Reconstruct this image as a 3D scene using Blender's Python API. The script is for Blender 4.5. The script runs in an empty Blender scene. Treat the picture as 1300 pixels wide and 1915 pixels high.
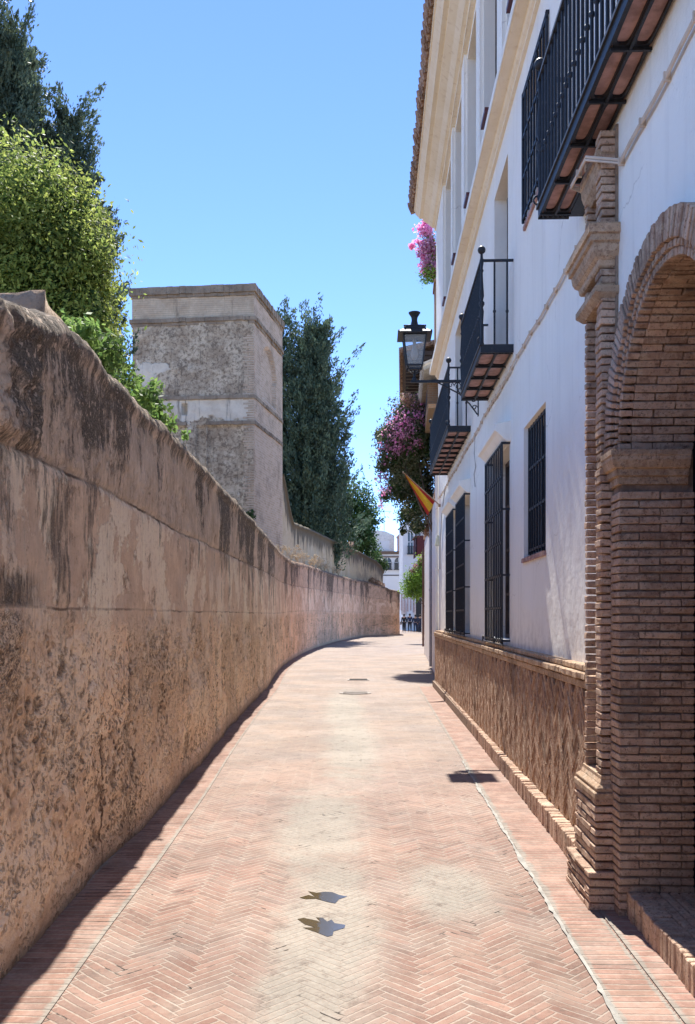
import bpy, math, random
import numpy as np
from mathutils import Vector, Matrix, noise as mn
random.seed(7); RNG = np.random.default_rng(11)
R = math.radians
C = bpy.context.scene.collection
sc = bpy.context.scene

# ------------------------------------------------------------------ camera
cam_d = bpy.data.cameras.new('camera'); cam = bpy.data.objects.new('camera', cam_d); C.objects.link(cam)
cam.location = (0, 0, 1.6); cam.rotation_euler = (R(90), 0, 0)
cam_d.sensor_fit = 'VERTICAL'; cam_d.sensor_height = 36; cam_d.lens = 36*1700/1915
cam_d.shift_y = (1151-957.5)/1915; cam_d.clip_start = 0.05; cam_d.clip_end = 3000
sc.camera = cam
# ------------------------------------------------------------------ sky + sun
SUN = Vector((-0.055, 0.6665, 1.0)).normalized()
w = bpy.data.worlds.new('World'); sc.world = w; w.use_nodes = True
wn = w.node_tree.nodes; wl = w.node_tree.links
bg = wn['Background']; sky = wn.new('ShaderNodeTexSky'); sky.sky_type = 'NISHITA'; sky.sun_disc = False
sky.sun_elevation = math.asin(SUN.z); sky.sun_rotation = math.atan2(SUN.x, SUN.y)
sky.altitude = 0; sky.air_density = 0.38; sky.dust_density = 0.0; sky.ozone_density = 3.0
hs = wn.new('ShaderNodeHueSaturation'); hs.inputs['Saturation'].default_value = 1.06; hs.inputs['Hue'].default_value = .502
wl.new(sky.outputs[0], hs.inputs['Color']); wl.new(hs.outputs[0], bg.inputs[0]); bg.inputs[1].default_value = 0.15
sun_d = bpy.data.lights.new('sun', 'SUN'); sun_d.energy = 3.0; sun_d.angle = R(0.5); sun_d.color = (1, 0.955, 0.89)
sun = bpy.data.objects.new('sun', sun_d); C.objects.link(sun); sun.location = (0, 0, 40)
sun.rotation_euler = SUN.to_track_quat('Z', 'Y').to_euler()
sc.view_settings.view_transform = 'Standard'; sc.view_settings.look = 'None'
sc.view_settings.exposure = 1.75; sc.view_settings.gamma = 1
sc.cycles.max_bounces = 10; sc.cycles.diffuse_bounces = 7; sc.cycles.transparent_max_bounces = 8

# ------------------------------------------------------------------ material helpers
class NT:
    def __init__(s, name, rough=0.85, spec=0.3):
        s.m = bpy.data.materials.new(name); s.m.use_nodes = True
        s.t = s.m.node_tree; s.N = s.t.nodes; s.L = s.t.links
        s.b = s.N['Principled BSDF']; s.b.inputs['Roughness'].default_value = rough
        s.b.inputs['Specular IOR Level'].default_value = spec
        s.tc = s.N.new('ShaderNodeTexCoord'); s.obj = s.tc.outputs['Object']
    def put(s, sock, v):
        if isinstance(v, bpy.types.NodeSocket): s.L.new(v, sock)
        elif isinstance(v, (tuple, list)):
            n = len(sock.default_value); v = tuple(v)
            sock.default_value = (v + (1,))[:n] if len(v) < n else v[:n]
        else: sock.default_value = v
    def math(s, op, a, b=0.0, c=0.0, clamp=False):
        n = s.N.new('ShaderNodeMath'); n.operation = op; n.use_clamp = clamp
        for i, v in enumerate((a, b, c)): s.put(n.inputs[i], v)
        return n.outputs[0]
    def vm(s, op, a, b=(0, 0, 0)):
        n = s.N.new('ShaderNodeVectorMath'); n.operation = op
        s.put(n.inputs[0], a); s.put(n.inputs[1], b); return n.outputs[0]
    def scale(s, v, sx, sy, sz): return s.vm('MULTIPLY', v, (sx, sy, sz))
    def sep(s, v):
        n = s.N.new('ShaderNodeSeparateXYZ'); s.put(n.inputs[0], v); return n.outputs
    def comb(s, x, y, z):
        n = s.N.new('ShaderNodeCombineXYZ')
        for i, v in enumerate((x, y, z)): s.put(n.inputs[i], v)
        return n.outputs[0]
    def noise(s, v, sc_=1.0, det=4, ro=0.6, dist=0.0):
        n = s.N.new('ShaderNodeTexNoise'); s.put(n.inputs['Vector'], v)
        n.inputs['Scale'].default_value = sc_; n.inputs['Detail'].default_value = det
        n.inputs['Roughness'].default_value = ro; n.inputs['Distortion'].default_value = dist
        return n.outputs[0]
    def vor(s, v, sc_=1.0, feat='F1', out=0):
        n = s.N.new('ShaderNodeTexVoronoi'); s.put(n.inputs['Vector'], v); n.feature = feat
        n.inputs['Scale'].default_value = sc_; return n.outputs[out]
    def white(s, v):
        n = s.N.new('ShaderNodeTexWhiteNoise'); s.put(n.inputs['Vector'], v); return n.outputs['Value']
    def rng(s, v, a, b, lo=0.0, hi=1.0, smooth=True):
        n = s.N.new('ShaderNodeMapRange'); n.interpolation_type = 'SMOOTHSTEP' if smooth else 'LINEAR'
        for i, q in enumerate((v, a, b, lo, hi)): s.put(n.inputs[i], q)
        return n.outputs[0]
    def mix(s, f, a, b, mode='MIX'):
        n = s.N.new('ShaderNodeMix'); n.data_type = 'RGBA'; n.blend_type = mode
        s.put(n.inputs[0], f); s.put(n.inputs[6], a); s.put(n.inputs[7], b); return n.outputs[2]
    def col(s, v): s.put(s.b.inputs['Base Color'], v); return s
    def bump(s, h, dist=0.01, st=1.0):
        n = s.N.new('ShaderNodeBump'); n.inputs['Strength'].default_value = st; n.inputs['Distance'].default_value = dist
        s.put(n.inputs['Height'], h); s.L.new(n.outputs[0], s.b.inputs['Normal']); return s
    def attr(s, name, out='Vector'):
        n = s.N.new('ShaderNodeAttribute'); n.attribute_name = name; return n.outputs[out]
    def island(s): return s.N.new('ShaderNodeNewGeometry').outputs['Random Per Island']
    def value(s, c, f):
        n = s.N.new('ShaderNodeHueSaturation'); s.put(n.inputs['Value'], f); s.put(n.inputs['Color'], c); return n.outputs[0]

# ------------------------------------------------------------------ mesh helpers
class MB:
    def __init__(s): s.v = []; s.f = []; s.mi = []; s.cur = 0
    def add(s, vs, fs):
        o = len(s.v); s.v += [tuple(p) for p in vs]; s.f += [tuple(i+o for i in f) for f in fs]; s.mi += [s.cur]*len(fs)
    def box(s, x0, x1, y0, y1, z0, z1, j=0.0):
        vs = [(x, y, z) for x in (x0, x1) for y in (y0, y1) for z in (z0, z1)]
        if j: vs = [(a+random.uniform(-j, j), b+random.uniform(-j, j), c+random.uniform(-j, j)) for a, b, c in vs]
        s.add(vs, [(0, 1, 3, 2), (4, 6, 7, 5), (0, 4, 5, 1), (2, 3, 7, 6), (0, 2, 6, 4), (1, 5, 7, 3)])
    def obox(s, c, ax, ay, az, j=0.0):
        c = Vector(c); ax, ay, az = Vector(ax), Vector(ay), Vector(az); vs = []
        for i in (-1, 1):
            for k in (-1, 1):
                for l in (-1, 1):
                    p = c+ax*i+ay*k+az*l
                    if j: p += Vector([random.uniform(-j, j) for _ in range(3)])
                    vs.append(p)
        s.add(vs, [(0, 1, 3, 2), (4, 6, 7, 5), (0, 4, 5, 1), (2, 3, 7, 6), (0, 2, 6, 4), (1, 5, 7, 3)])
    def prism(s, poly, fn, lo, hi):   # poly of 2D points; fn(a,b,t)->xyz
        n = len(poly); vs = [fn(a, b, lo) for a, b in poly]+[fn(a, b, hi) for a, b in poly]
        s.add(vs, [tuple(range(n))[::-1], tuple(range(n, 2*n))]+[(i, (i+1) % n, n+(i+1) % n, n+i) for i in range(n)])
    def tube(s, pts, r, n=6, cap=True):
        pts = [Vector(p) for p in pts]; rs = r if isinstance(r, (list, tuple)) else [r]*len(pts); vs = []
        for i, p in enumerate(pts):
            d = (pts[min(i+1, len(pts)-1)]-pts[max(i-1, 0)]).normalized()
            a = d.cross(Vector((0, 0, 1)))
            if a.length < 0.05: a = d.cross(Vector((0, 1, 0)))
            a.normalize(); b = d.cross(a)
            for k in range(n):
                t = 2*math.pi*k/n; vs.append(p+(a*math.cos(t)+b*math.sin(t))*rs[i])
        fs = [(i*n+k, i*n+(k+1) % n, (i+1)*n+(k+1) % n, (i+1)*n+k) for i in range(len(pts)-1) for k in range(n)]
        if cap: fs += [tuple(range(n))[::-1], tuple(range((len(pts)-1)*n, len(pts)*n))]
        s.add(vs, fs)
    def lathe(s, c, prof, n=16, sq=False):
        vs = []; cx, cy, cz = c
        for r, z in prof:
            for k in range(n):
                t = 2*math.pi*(k+(.5 if sq else 0))/n; q = r*(math.sqrt(2) if sq else 1)
                vs.append((cx+q*math.cos(t), cy+q*math.sin(t), cz+z))
        fs = [(i*n+k, i*n+(k+1) % n, (i+1)*n+(k+1) % n, (i+1)*n+k) for i in range(len(prof)-1) for k in range(n)]
        fs += [tuple(range(n))[::-1], tuple(range((len(prof)-1)*n, len(prof)*n))]
        s.add(vs, fs)
    def ball(s, c, r, n=10):
        s.lathe(c, [(max(r*math.sin(math.pi*i/6), 1e-4), -r*math.cos(math.pi*i/6)) for i in range(7)], n)
    def build(s, name, mats, parent=None, smooth=False, bevel=0):
        me = bpy.data.meshes.new(name); me.from_pydata(s.v, [], s.f)
        for m in (mats if isinstance(mats, (list, tuple)) else [mats]): me.materials.append(m)
        if any(s.mi): me.polygons.foreach_set('material_index', s.mi)
        if smooth: me.polygons.foreach_set('use_smooth', [True]*len(s.f))
        me.update(); o = bpy.data.objects.new(name, me); C.objects.link(o)
        if parent: o.parent = parent
        if bevel:
            b = o.modifiers.new('bevel', 'BEVEL'); b.width = bevel; b.segments = 1; b.limit_method = 'ANGLE'; b.angle_limit = R(40)
        return o
def npmesh(name, V, F, mats, parent=None, smooth=False):
    me = bpy.data.meshes.new(name); V = np.asarray(V, np.float32); F = np.asarray(F, np.int32)
    k = F.shape[1]; me.vertices.add(len(V)); me.vertices.foreach_set('co', V.ravel())
    me.loops.add(F.size); me.loops.foreach_set('vertex_index', F.ravel())
    me.polygons.add(len(F)); me.polygons.foreach_set('loop_start', np.arange(0, F.size, k, dtype=np.int32))
    for m in (mats if isinstance(mats, (list, tuple)) else [mats]): me.materials.append(m)
    if smooth: me.polygons.foreach_set('use_smooth', [True]*len(F))
    me.update(calc_edges=True); me.validate()
    o = bpy.data.objects.new(name, me); C.objects.link(o)
    if parent: o.parent = parent
    return o
def fattr(o, name, typ, data):
    a = o.data.attributes.new(name, typ, 'POINT'); a.data.foreach_set('vector' if typ == 'FLOAT_VECTOR' else 'value', np.asarray(data, np.float32).ravel())
def tag(o, label=None, cat=None, group=None, kind=None):
    if label: o['label'] = label
    if cat: o['category'] = cat
    if group: o['group'] = group
    if kind: o['kind'] = kind
    return o
def empty(name, loc=(0, 0, 0), rz=0, **k):
    o = bpy.data.objects.new(name, None); C.objects.link(o); o.location = loc; o.rotation_euler = (0, 0, rz)
    o.empty_display_size = 0.2
    return tag(o, **k)
def copy_tree(o, parent=None):
    c = o.copy(); C.objects.link(c)
    if parent: c.parent = parent
    for ch in [q for q in bpy.data.objects if q.parent == o]: copy_tree(ch, c)
    return c

# ------------------------------------------------------------------ materials
def plain(name, c, rough=0.8, spec=0.3, metal=0, nz=0.12, ns=6.0, bump=0.0):
    t = NT(name, rough, spec); n = t.noise(t.obj, ns, 4, .6)
    t.col(t.value(c, t.rng(n, .3, .7, 1-nz, 1+nz)))
    t.b.inputs['Metallic'].default_value = metal
    if bump: t.bump(t.noise(t.obj, ns*6, 4, .65), bump)
    return t.m
def m_white_wall():
    t = NT('white_plaster', .9, .15); s = t.sep(t.obj)
    n = t.noise(t.scale(t.obj, 1, 1, .5), 1.2, 5, .6); st = t.noise(t.scale(t.obj, 5, 5, .35), 1.5, 4, .6)
    low = t.rng(s[2], 1.25, 1.75, 1, 0)
    c = t.mix(t.rng(n, .35, .7), (.86, .84, .78), (.91, .89, .83))
    c = t.mix(t.math('MULTIPLY', t.rng(st, .5, .75), .22), c, (.55, .53, .5))
    c = t.mix(t.math('MULTIPLY', low, t.rng(t.noise(t.obj, 7, 5, .7), .4, .65, 0, .45)), c, (.5, .47, .44))
    wv = t.vm('ADD', t.obj, t.comb(0, t.math('MULTIPLY', t.noise(t.obj, 3, 4, .6), .35), t.math('MULTIPLY', t.noise(t.obj, 2.4, 4, .6), .35)))
    cr = t.math('MULTIPLY', t.rng(t.vor(wv, .9, 'DISTANCE_TO_EDGE'), .001, .006, 1, 0), t.rng(t.noise(t.obj, .9, 3, .5), .52, .6))
    c = t.mix(t.math('MULTIPLY', cr, .45), c, (.45, .42, .38))
    pa_ = t.rng(t.noise(t.obj, .7, 5, .65), .56, .575); c = t.mix(t.math('MULTIPLY', pa_, .35), c, (.90, .885, .85))
    c = t.mix(t.math('MULTIPLY', t.rng(t.noise(t.obj, 19, 5, .75), .62, .70), .28), c, (.55, .51, .46))
    t.col(c); t.bump(t.math('ADD', t.math('ADD', t.noise(t.obj, 2.2, 4, .6), t.math('MULTIPLY', pa_, .06)), t.math('MULTIPLY', t.noise(t.obj, 30, 5, .7), .16)), .03, .8); return t.m
def m_cream():
    t = NT('cream_bounce_tone', .85, .2); n = t.noise(t.obj, 1.5, 5, .6); st = t.noise(t.scale(t.obj, 8, 8, .6), 1.4, 4, .6)  # cream tone stands in for warm ground bounce under the cornices
    c = t.mix(t.rng(n, .3, .7), (.80, .71, .56), (.86, .79, .66))
    t.col(t.mix(t.math('MULTIPLY', t.rng(st, .52, .75), .35), c, (.5, .38, .25))); t.bump(t.noise(t.obj, 30, 3, .6), .003); return t.m
def m_brickunit(name='brick_clay', base=(.66, .47, .34), var=(.50, .33, .235), grime=.5):
    t = NT(name, .92, .15); r = t.island()
    c = t.mix(t.rng(r, 0, 1, 0, 1, False), base, var)
    c = t.value(c, t.rng(t.math('FRACT', t.math('MULTIPLY', r, 17.3)), 0, 1, .82, 1.16, False))
    n = t.noise(t.obj, 14, 6, .7); g = t.noise(t.obj, 2.3, 5, .65)
    c = t.mix(t.math('MULTIPLY', t.rng(n, .46, .6), .5), c, (.72, .57, .42))
    c = t.mix(t.rng(t.noise(t.obj, 27, 5, .75), .52, .64, 0, .55), c, (.27, .16, .11))
    c = t.mix(t.rng(t.noise(t.obj, 60, 3, .7), .56, .66, 0, .6), c, (.15, .09, .065))
    c = t.mix(t.math('MULTIPLY', t.rng(g, .5, .68), grime), c, (.13, .09, .065))
    t.col(c); t.bump(t.math('ADD', t.noise(t.obj, 40, 6, .75), t.math('MULTIPLY', t.noise(t.obj, 11, 3, .6), .9)), .016); return t.m
def herring(t, vec, w_, n=5, mort=.11):
    s = t.sep(vec); k = 1/(w_*math.sqrt(2))
    p = t.math('MULTIPLY', t.math('ADD', s[0], s[1]), k); q = t.math('MULTIPLY', t.math('SUBTRACT', s[1], s[0]), k)
    ix = t.math('FLOOR', p); iy = t.math('FLOOR', q); fx = t.math('SUBTRACT', p, ix); fy = t.math('SUBTRACT', q, iy)
    d = t.math('FLOORED_MODULO', t.math('SUBTRACT', ix, iy), 2.0*n); H = t.math('LESS_THAN', d, n-.5)
    e1 = t.math('SUBTRACT', 2.0*n-1, d)
    def sel(a, b): return t.math('ADD', t.math('MULTIPLY', H, a), t.math('MULTIPLY', t.math('SUBTRACT', 1, H), b))
    al = sel(t.math('ADD', d, fx), t.math('ADD', e1, fy)); ac = sel(fy, fx)
    ia = sel(t.math('SUBTRACT', ix, d), ix); ib = sel(iy, t.math('SUBTRACT', iy, e1))
    ed = t.math('MINIMUM', t.math('MINIMUM', al, t.math('SUBTRACT', n, al)), t.math('MINIMUM', ac, t.math('SUBTRACT', 1, ac)))
    ed = t.math('ADD', ed, t.rng(t.noise(vec, 30, 3, .7), .3, .7, -.05, .05, False))
    return ed, t.white(t.comb(ia, ib, H)), H
def blob(t, xy, cx, cy, rx, ry, nz):
    s = t.sep(xy)
    a = t.math('POWER', t.math('DIVIDE', t.math('SUBTRACT', s[0], cx), rx), 2); b = t.math('POWER', t.math('DIVIDE', t.math('SUBTRACT', s[1], cy), ry), 2)
    return t.rng(t.math('ADD', t.math('SQRT', t.math('ADD', a, b)), nz), .5, 1.3, 1, 0)
def m_street():
    t = NT('herringbone_paving', .8, .25); P = t.obj
    wob = t.math('SUBTRACT', t.noise(P, 1.7, 2, .5), .5)
    Pw = t.vm('ADD', P, t.comb(t.math('MULTIPLY', wob, .05), t.math('MULTIPLY', wob, .04), 0))
    ed, rnd, H = herring(t, Pw, .0475, 5)
    s = t.sep(P)
    big = t.noise(P, .55, 5, .6); mid = t.noise(P, 2.6, 6, .7); fine = t.noise(P, 38, 5, .7)
    c = t.mix(t.rng(rnd, 0, 1, 0, 1, False), (.335, .195, .145), (.24, .125, .092))
    c = t.value(c, t.rng(t.math('FRACT', t.math('MULTIPLY', rnd, 9.7)), 0, 1, .8, 1.2, False))
    c = t.mix(t.rng(fine, .45, .75, 0, .45), c, (.42, .30, .225))
    # worn and dusty zones
    far = t.rng(s[1], 3.5, 13)
    dust = t.math('MULTIPLY', t.rng(mid, .34, .66), t.rng(big, .3, .62, .35, .95))
    dust = t.math('MAXIMUM', dust, t.math('MULTIPLY', far, t.rng(mid, .2, .6, .75, 1.1)))
    nz = t.math('MULTIPLY', t.math('SUBTRACT', t.noise(P, 2.6, 8, .78), .5), 2.6)
    sand = blob(t, P, -.10, 4.7, .28, 1.5, nz)
    for a in ((.60, 5.3, .28, .55), (-.2, 7.0, .36, 1.6), (-.18, 3.7, .24, .9), (.05, 11.5, .35, 3.2), (-.05, 16, .35, 4)):
        sand = t.math('MAXIMUM', sand, blob(t, P, *a, nz))
    grey = t.mix(t.rng(t.noise(P, .9, 4, .6), .38, .62), (.385, .305, .24), (.345, .30, .26))
    c = t.mix(t.math('MULTIPLY', dust, .74), c, grey)
    c = t.mix(t.math('MULTIPLY', sand, .86), c, t.mix(t.rng(fine, .35, .7), (.345, .31, .255), (.43, .395, .33)))
    c = t.mix(t.math('MULTIPLY', t.rng(t.noise(P, 6.5, 8, .8), .52, .64), .6), c, (.17, .125, .10))
    c = t.mix(t.math('MULTIPLY', t.rng(t.noise(P, 17, 6, .8), .57, .66), .6), c, (.15, .11, .085))
    mo = t.rng(ed, .07, .13, 1, 0)
    mo = t.math('MULTIPLY', mo, t.rng(t.math('ADD', t.noise(P, 5, 5, .7), t.math('MULTIPLY', sand, -.12)), .34, .52, .25, 1))
    mc = t.mix(t.rng(mid, .3, .7), (.42, .335, .27), (.50, .42, .345))
    c = t.mix(t.math('MULTIPLY', mo, .85), c, mc)
    # open joints where the mortar has gone
    op = t.math('MULTIPLY', t.rng(ed, .04, .09, 1, 0), t.rng(t.noise(P, 4.3, 3, .6), .60, .66))
    op = t.math('MULTIPLY', op, t.rng(t.white(t.vm('FLOOR', t.scale(P, 9, 9, 0))), .5, .6))
    c = t.mix(op, c, (.045, .035, .03))
    c = t.mix(1.0, c, t.mix(t.rng(t.noise(P, .75, 6, .7), .36, .64), (.66, .655, .65), (.86, .85, .84)), 'MULTIPLY')
    t.col(c)
    hgt = t.math('SUBTRACT', t.math('ADD', t.rng(ed, .03, .16, 0, .5), t.math('MULTIPLY', rnd, .16)), t.math('MULTIPLY', op, .9))
    hgt = t.math('ADD', hgt, t.math('MULTIPLY', t.math('ADD', fine, mid), .25))
    t.bump(hgt, .008, .8); return t.m
def m_soldier(name, pitch, wid, c1=(.35, .21, .155), c2=(.27, .145, .105), open_=.55, edge=.8):
    # bricks laid across a strip; attribute "st" = (along, across, 0)
    t = NT(name, .85, .2); st = t.attr('st'); s = t.sep(st)
    u = t.math('DIVIDE', t.math('ADD', s[0], t.math('MULTIPLY', t.noise(t.obj, 3, 2, .5), .03)), pitch); i = t.math('FLOOR', u); f = t.math('SUBTRACT', u, i)
    ed = t.math('MINIMUM', f, t.math('SUBTRACT', 1, f)); rnd = t.white(t.comb(i, 3.1, 0))
    ac = t.math('MINIMUM', s[1], t.math('SUBTRACT', wid, s[1]))
    fine = t.noise(t.obj, 40, 5, .7); mid = t.noise(t.obj, 3, 6, .7)
    c = t.mix(rnd, c1, c2); c = t.mix(t.rng(fine, .45, .75, 0, .4), c, (.42, .30, .25))
    c = t.mix(t.rng(mid, .4, .7, .05, .6), c, (.40, .31, .26))
    ed2 = t.math('ADD', ed, t.rng(t.noise(t.obj, 25, 3, .7), .3, .7, -.05, .05, False))
    c = t.mix(t.rng(ed2, .06, .13, .8, 0), c, (.40, .33, .27))
    gone = t.math('MULTIPLY', t.rng(ed2, .04, .12, 1, 0), t.rng(t.white(t.comb(i, 1, t.math('FLOOR', t.math('MULTIPLY', s[0], 1.1)))), 1-open_, 1-open_+.1))
    gone = t.math('MULTIPLY', gone, t.rng(t.noise(t.obj, 2.2, 3, .6), .48, .6))
    c = t.mix(gone, c, (.06, .045, .04))
    side = t.math('MULTIPLY', .6, t.rng(t.noise(t.obj, 1.9, 4, .7), .35, .6)) if False else t.rng(t.math('ADD', ac, t.math('MULTIPLY', t.math('SUBTRACT', t.noise(t.obj, 9, 5, .7), .5), .06)), .012, .03, 1, 0)
    c = t.mix(t.math('MULTIPLY', side, edge), c, (.33, .31, .265))
    c = t.mix(1.0, c, t.mix(t.rng(t.noise(t.obj, 5, 7, .75), .4, .62), (.68, .67, .66), (.93, .92, .91)), 'MULTIPLY')
    t.col(c); t.bump(t.math('SUBTRACT', t.math('ADD', t.rng(ed2, .03, .16, 0, .5), t.math('MULTIPLY', fine, .25)), t.math('MULTIPLY', gone, 1.2)), .009, .9); return t.m
def m_oldwall():
    # attribute "sz": (arc length, depth of relief, height above ledge set)  "ledge": (z of ledge, z of low course, z of top)
    t = NT('weathered_rammed_wall', .95, .1); sz = t.attr('sz'); s = t.sep(sz); lg = t.sep(t.attr('ledge'))
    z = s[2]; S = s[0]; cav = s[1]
    P = t.comb(S, 0, z)
    big = t.noise(P, .8, 6, .62); mid = t.noise(P, 3.1, 7, .7); fine = t.noise(P, 24, 6, .75); grit = t.noise(P, 90, 3, .7)
    stv = t.noise(t.comb(t.math('ADD', t.math('MULTIPLY', S, 6), t.math('MULTIPLY', mid, .5)), 0, t.math('MULTIPLY', z, .9)), 1.3, 8, .74)
    stb = t.noise(t.comb(t.math('MULTIPLY', S, 1.6), 3, t.math('MULTIPLY', z, .35)), 1.2, 5, .7)
    sthin = t.noise(t.comb(t.math('MULTIPLY', S, 22), 7, t.math('MULTIPLY', z, 2.4)), 1.3, 6, .75)
    up = t.rng(z, t.math('SUBTRACT', lg[0], .012), t.math('ADD', lg[0], .012))
    mo = t.math('ADD', z, t.math('MULTIPLY', t.math('SUBTRACT', mid, .5), .5))
    lowm = t.rng(mo, t.math('SUBTRACT', lg[1], .25), t.math('ADD', lg[1], .05), 1, 0)
    # plaster band colours
    patch = t.rng(t.math('ADD', t.noise(P, 1.15, 7, .68), t.math('MULTIPLY', stv, .06)), .525, .545)
    plaster = t.mix(patch, t.mix(t.rng(mid, .35, .65), (0.573, 0.403, 0.299), (0.732, 0.549, 0.421)), t.mix(t.rng(big, .35, .65), (0.805, 0.628, 0.500), (0.840, 0.732, 0.598)))
    plaster = t.mix(t.rng(sthin, .5, .70, 0, .55), plaster, (0.439, 0.287, 0.201))
    plaster = t.mix(t.rng(fine, .30, .50, .55, 0), plaster, (0.366, 0.232, 0.159))
    plaster = t.mix(t.math('MULTIPLY', t.rng(t.noise(P, .9, 3, .5), .52, .62), t.rng(stv, .42, .6, 0, .45)), plaster, (0.537, 0.439, 0.378))
    rough = t.mix(t.rng(mid, .35, .65), (0.561, 0.366, 0.244), (0.756, 0.549, 0.390))
    rough = t.mix(t.rng(fine, .48, .66, 0, .6), rough, (0.840, 0.695, 0.512))
    rough = t.mix(t.rng(t.noise(P, 8, 5, .7), .54, .66, 0, .5), rough, (0.293, 0.183, 0.122))
    P2 = t.vm('ADD', P, t.comb(t.math('MULTIPLY', fine, .06), 0, t.math('MULTIPLY', mid, .10)))
    pit = t.math('MULTIPLY', t.rng(t.vor(P2, 19), .14, .40, 1, 0), t.rng(t.noise(P, 2.3, 4, .6), .40, .52))
    pit2 = t.math('MULTIPLY', t.rng(t.vor(P2, 43), .12, .42, 1, 0), t.rng(t.noise(P, 3.1, 4, .6), .42, .52))
    pit = t.math('MAXIMUM', pit, t.math('MULTIPLY', pit2, .8))
    rough = t.mix(t.math('MULTIPLY', pit, t.rng(t.noise(P, .8, 4, .6), .38, .6, .25, .8)), rough, (0.122, 0.071, 0.044))  # hollows painted dark, as the bump alone shades them too weakly
    upper = t.mix(t.rng(mid, .35, .65), (0.488, 0.366, 0.287), (0.683, 0.537, 0.439)); upper = t.mix(t.rng(sthin, .47, .66, 0, .55), upper, (0.293, 0.207, 0.165))
    upper = t.mix(t.rng(fine, .54, .70, 0, .7), upper, (0.805, 0.659, 0.549))
    bx = t.math('DIVIDE', t.math('ADD', S, t.math('MULTIPLY', t.math('SUBTRACT', mid, .5), .25)), 1.35); bi = t.math('FLOOR', t.math('ADD', bx, t.math('MULTIPLY', t.rng(z, .84, .85), .5)))
    rough = t.value(rough, t.rng(t.white(t.comb(bi, t.math('FLOOR', t.math('DIVIDE', t.math('ADD', z, t.math('MULTIPLY', t.math('SUBTRACT', mid, .5), .12)), .84)), 2)), 0, 1, .78, 1.12, False))
    bf = t.math('FRACT', t.math('ADD', bx, t.math('MULTIPLY', t.rng(z, .84, .85), .5))); bj = t.math('MULTIPLY', t.rng(t.math('MINIMUM', bf, t.math('SUBTRACT', 1, bf)), .004, .016, 1, 0), t.rng(stb, .45, .58))
    rough = t.mix(t.math('MULTIPLY', bj, .95), rough, (.09, .055, .04))
    rough = t.mix(t.math('MULTIPLY', t.rng(t.noise(t.comb(S, 4, z), .95, 9, .76), .53, .56), .6), rough, (.74, .59, .46))
    c = t.mix(lowm, plaster, t.value(rough, 1.22)); c = t.mix(up, c, upper)
    # black biological streaks running down from the coping and the ledge
    dtop = t.math('SUBTRACT', lg[2], z); dled = t.math('SUBTRACT', lg[0], z)
    zone = t.rng(t.noise(t.comb(S, 9, t.math('MULTIPLY', z, .2)), .55, 3, .5), .36, .64, -.16, .16)
    iso = t.noise(t.scale(P, 1.3, 1, .8), 1.9, 9, .8)
    k1 = t.math('SUBTRACT', t.math('ADD', t.math('ADD', t.math('MULTIPLY', stv, .45), t.math('ADD', t.math('MULTIPLY', stb, .55), t.math('MULTIPLY', iso, 1.0))), zone), t.math('MULTIPLY', dtop, .16))
    k1 = t.math('MULTIPLY', up, t.rng(k1, .90, 1.02))
    k1 = t.math('MAXIMUM', k1, t.math('MULTIPLY', up, t.rng(t.math('ADD', dtop, t.math('MULTIPLY', t.math('SUBTRACT', .5, stv), 1.2)), .06, .2, .9, 0)))
    k1 = t.math('MULTIPLY', k1, t.rng(t.math('ADD', t.noise(t.comb(t.math('MULTIPLY', S, 34), 0, t.math('MULTIPLY', z, 22)), 1, 3, .6), t.math('MULTIPLY', fine, .5)), .80, .92, 1, .12))
    k2 = t.math('SUBTRACT', t.math('ADD', t.math('ADD', t.math('MULTIPLY', stv, .6), t.math('ADD', t.math('MULTIPLY', stb, .6), t.math('MULTIPLY', iso, .8))), t.math('MULTIPLY', zone, .6)), t.math('MULTIPLY', t.math('ABSOLUTE', dled), .16))
    k2 = t.math('MULTIPLY', t.math('SUBTRACT', 1, up), t.rng(k2, 1.0, 1.09))
    k2 = t.math('MULTIPLY', k2, t.rng(sthin, .36, .56, .35, 1))
    k3 = t.math('MULTIPLY', t.rng(t.noise(t.scale(P, 1.25, 1, .9), 1.3, 8, .78), .53, .60), lowm)
    k3 = t.math('MULTIPLY', k3, t.rng(fine, .38, .6, 1, .3))
    # dark stained course close to the viewer
    k4 = t.math('MULTIPLY', t.rng(S, 9.3, 9.8, 1, 0), t.math('MULTIPLY', t.rng(z, 1.63, 1.66), t.rng(t.math('ADD', z, t.math('MULTIPLY', t.math('SUBTRACT', stv, .5), .3)), 1.76, 1.84, 1, 0)))
    k4 = t.math('MULTIPLY', k4, t.rng(sthin, .36, .56, .35, 1))
    k5 = t.math('MULTIPLY', t.rng(t.math('ADD', S, t.math('MULTIPLY', mid, .2)), 9.35, 9.42, 1, 0), t.math('MULTIPLY', t.rng(mo, 1.0, 1.25), t.rng(z, 1.60, 1.64, 1, 0)))
    k5 = t.math('MULTIPLY', k5, t.rng(t.math('ADD', grit, fine), .85, 1.12, 1, .15))
    k = t.math('MAXIMUM', t.math('MULTIPLY', k1, .92), t.math('MAXIMUM', t.math('MULTIPLY', k2, .8), t.math('MAXIMUM', t.math('MULTIPLY', k3, .74), t.math('MAXIMUM', t.math('MULTIPLY', k4, .88), t.math('MULTIPLY', k5, .75)))))
    c = t.mix(k, c, t.mix(t.rng(grit, .4, .62), (.045, .042, .040), (.17, .145, .125)))
    hsn = t.N.new('ShaderNodeHueSaturation'); hsn.inputs['Saturation'].default_value = .84; hsn.inputs['Value'].default_value = 1.14; t.L.new(c, hsn.inputs['Color']); c = hsn.outputs[0]
    c = t.mix(1.0, c, t.mix(t.rng(S, 26, 42), (1.0, .97, .87), (.98, .80, .66)), 'MULTIPLY')
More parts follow.
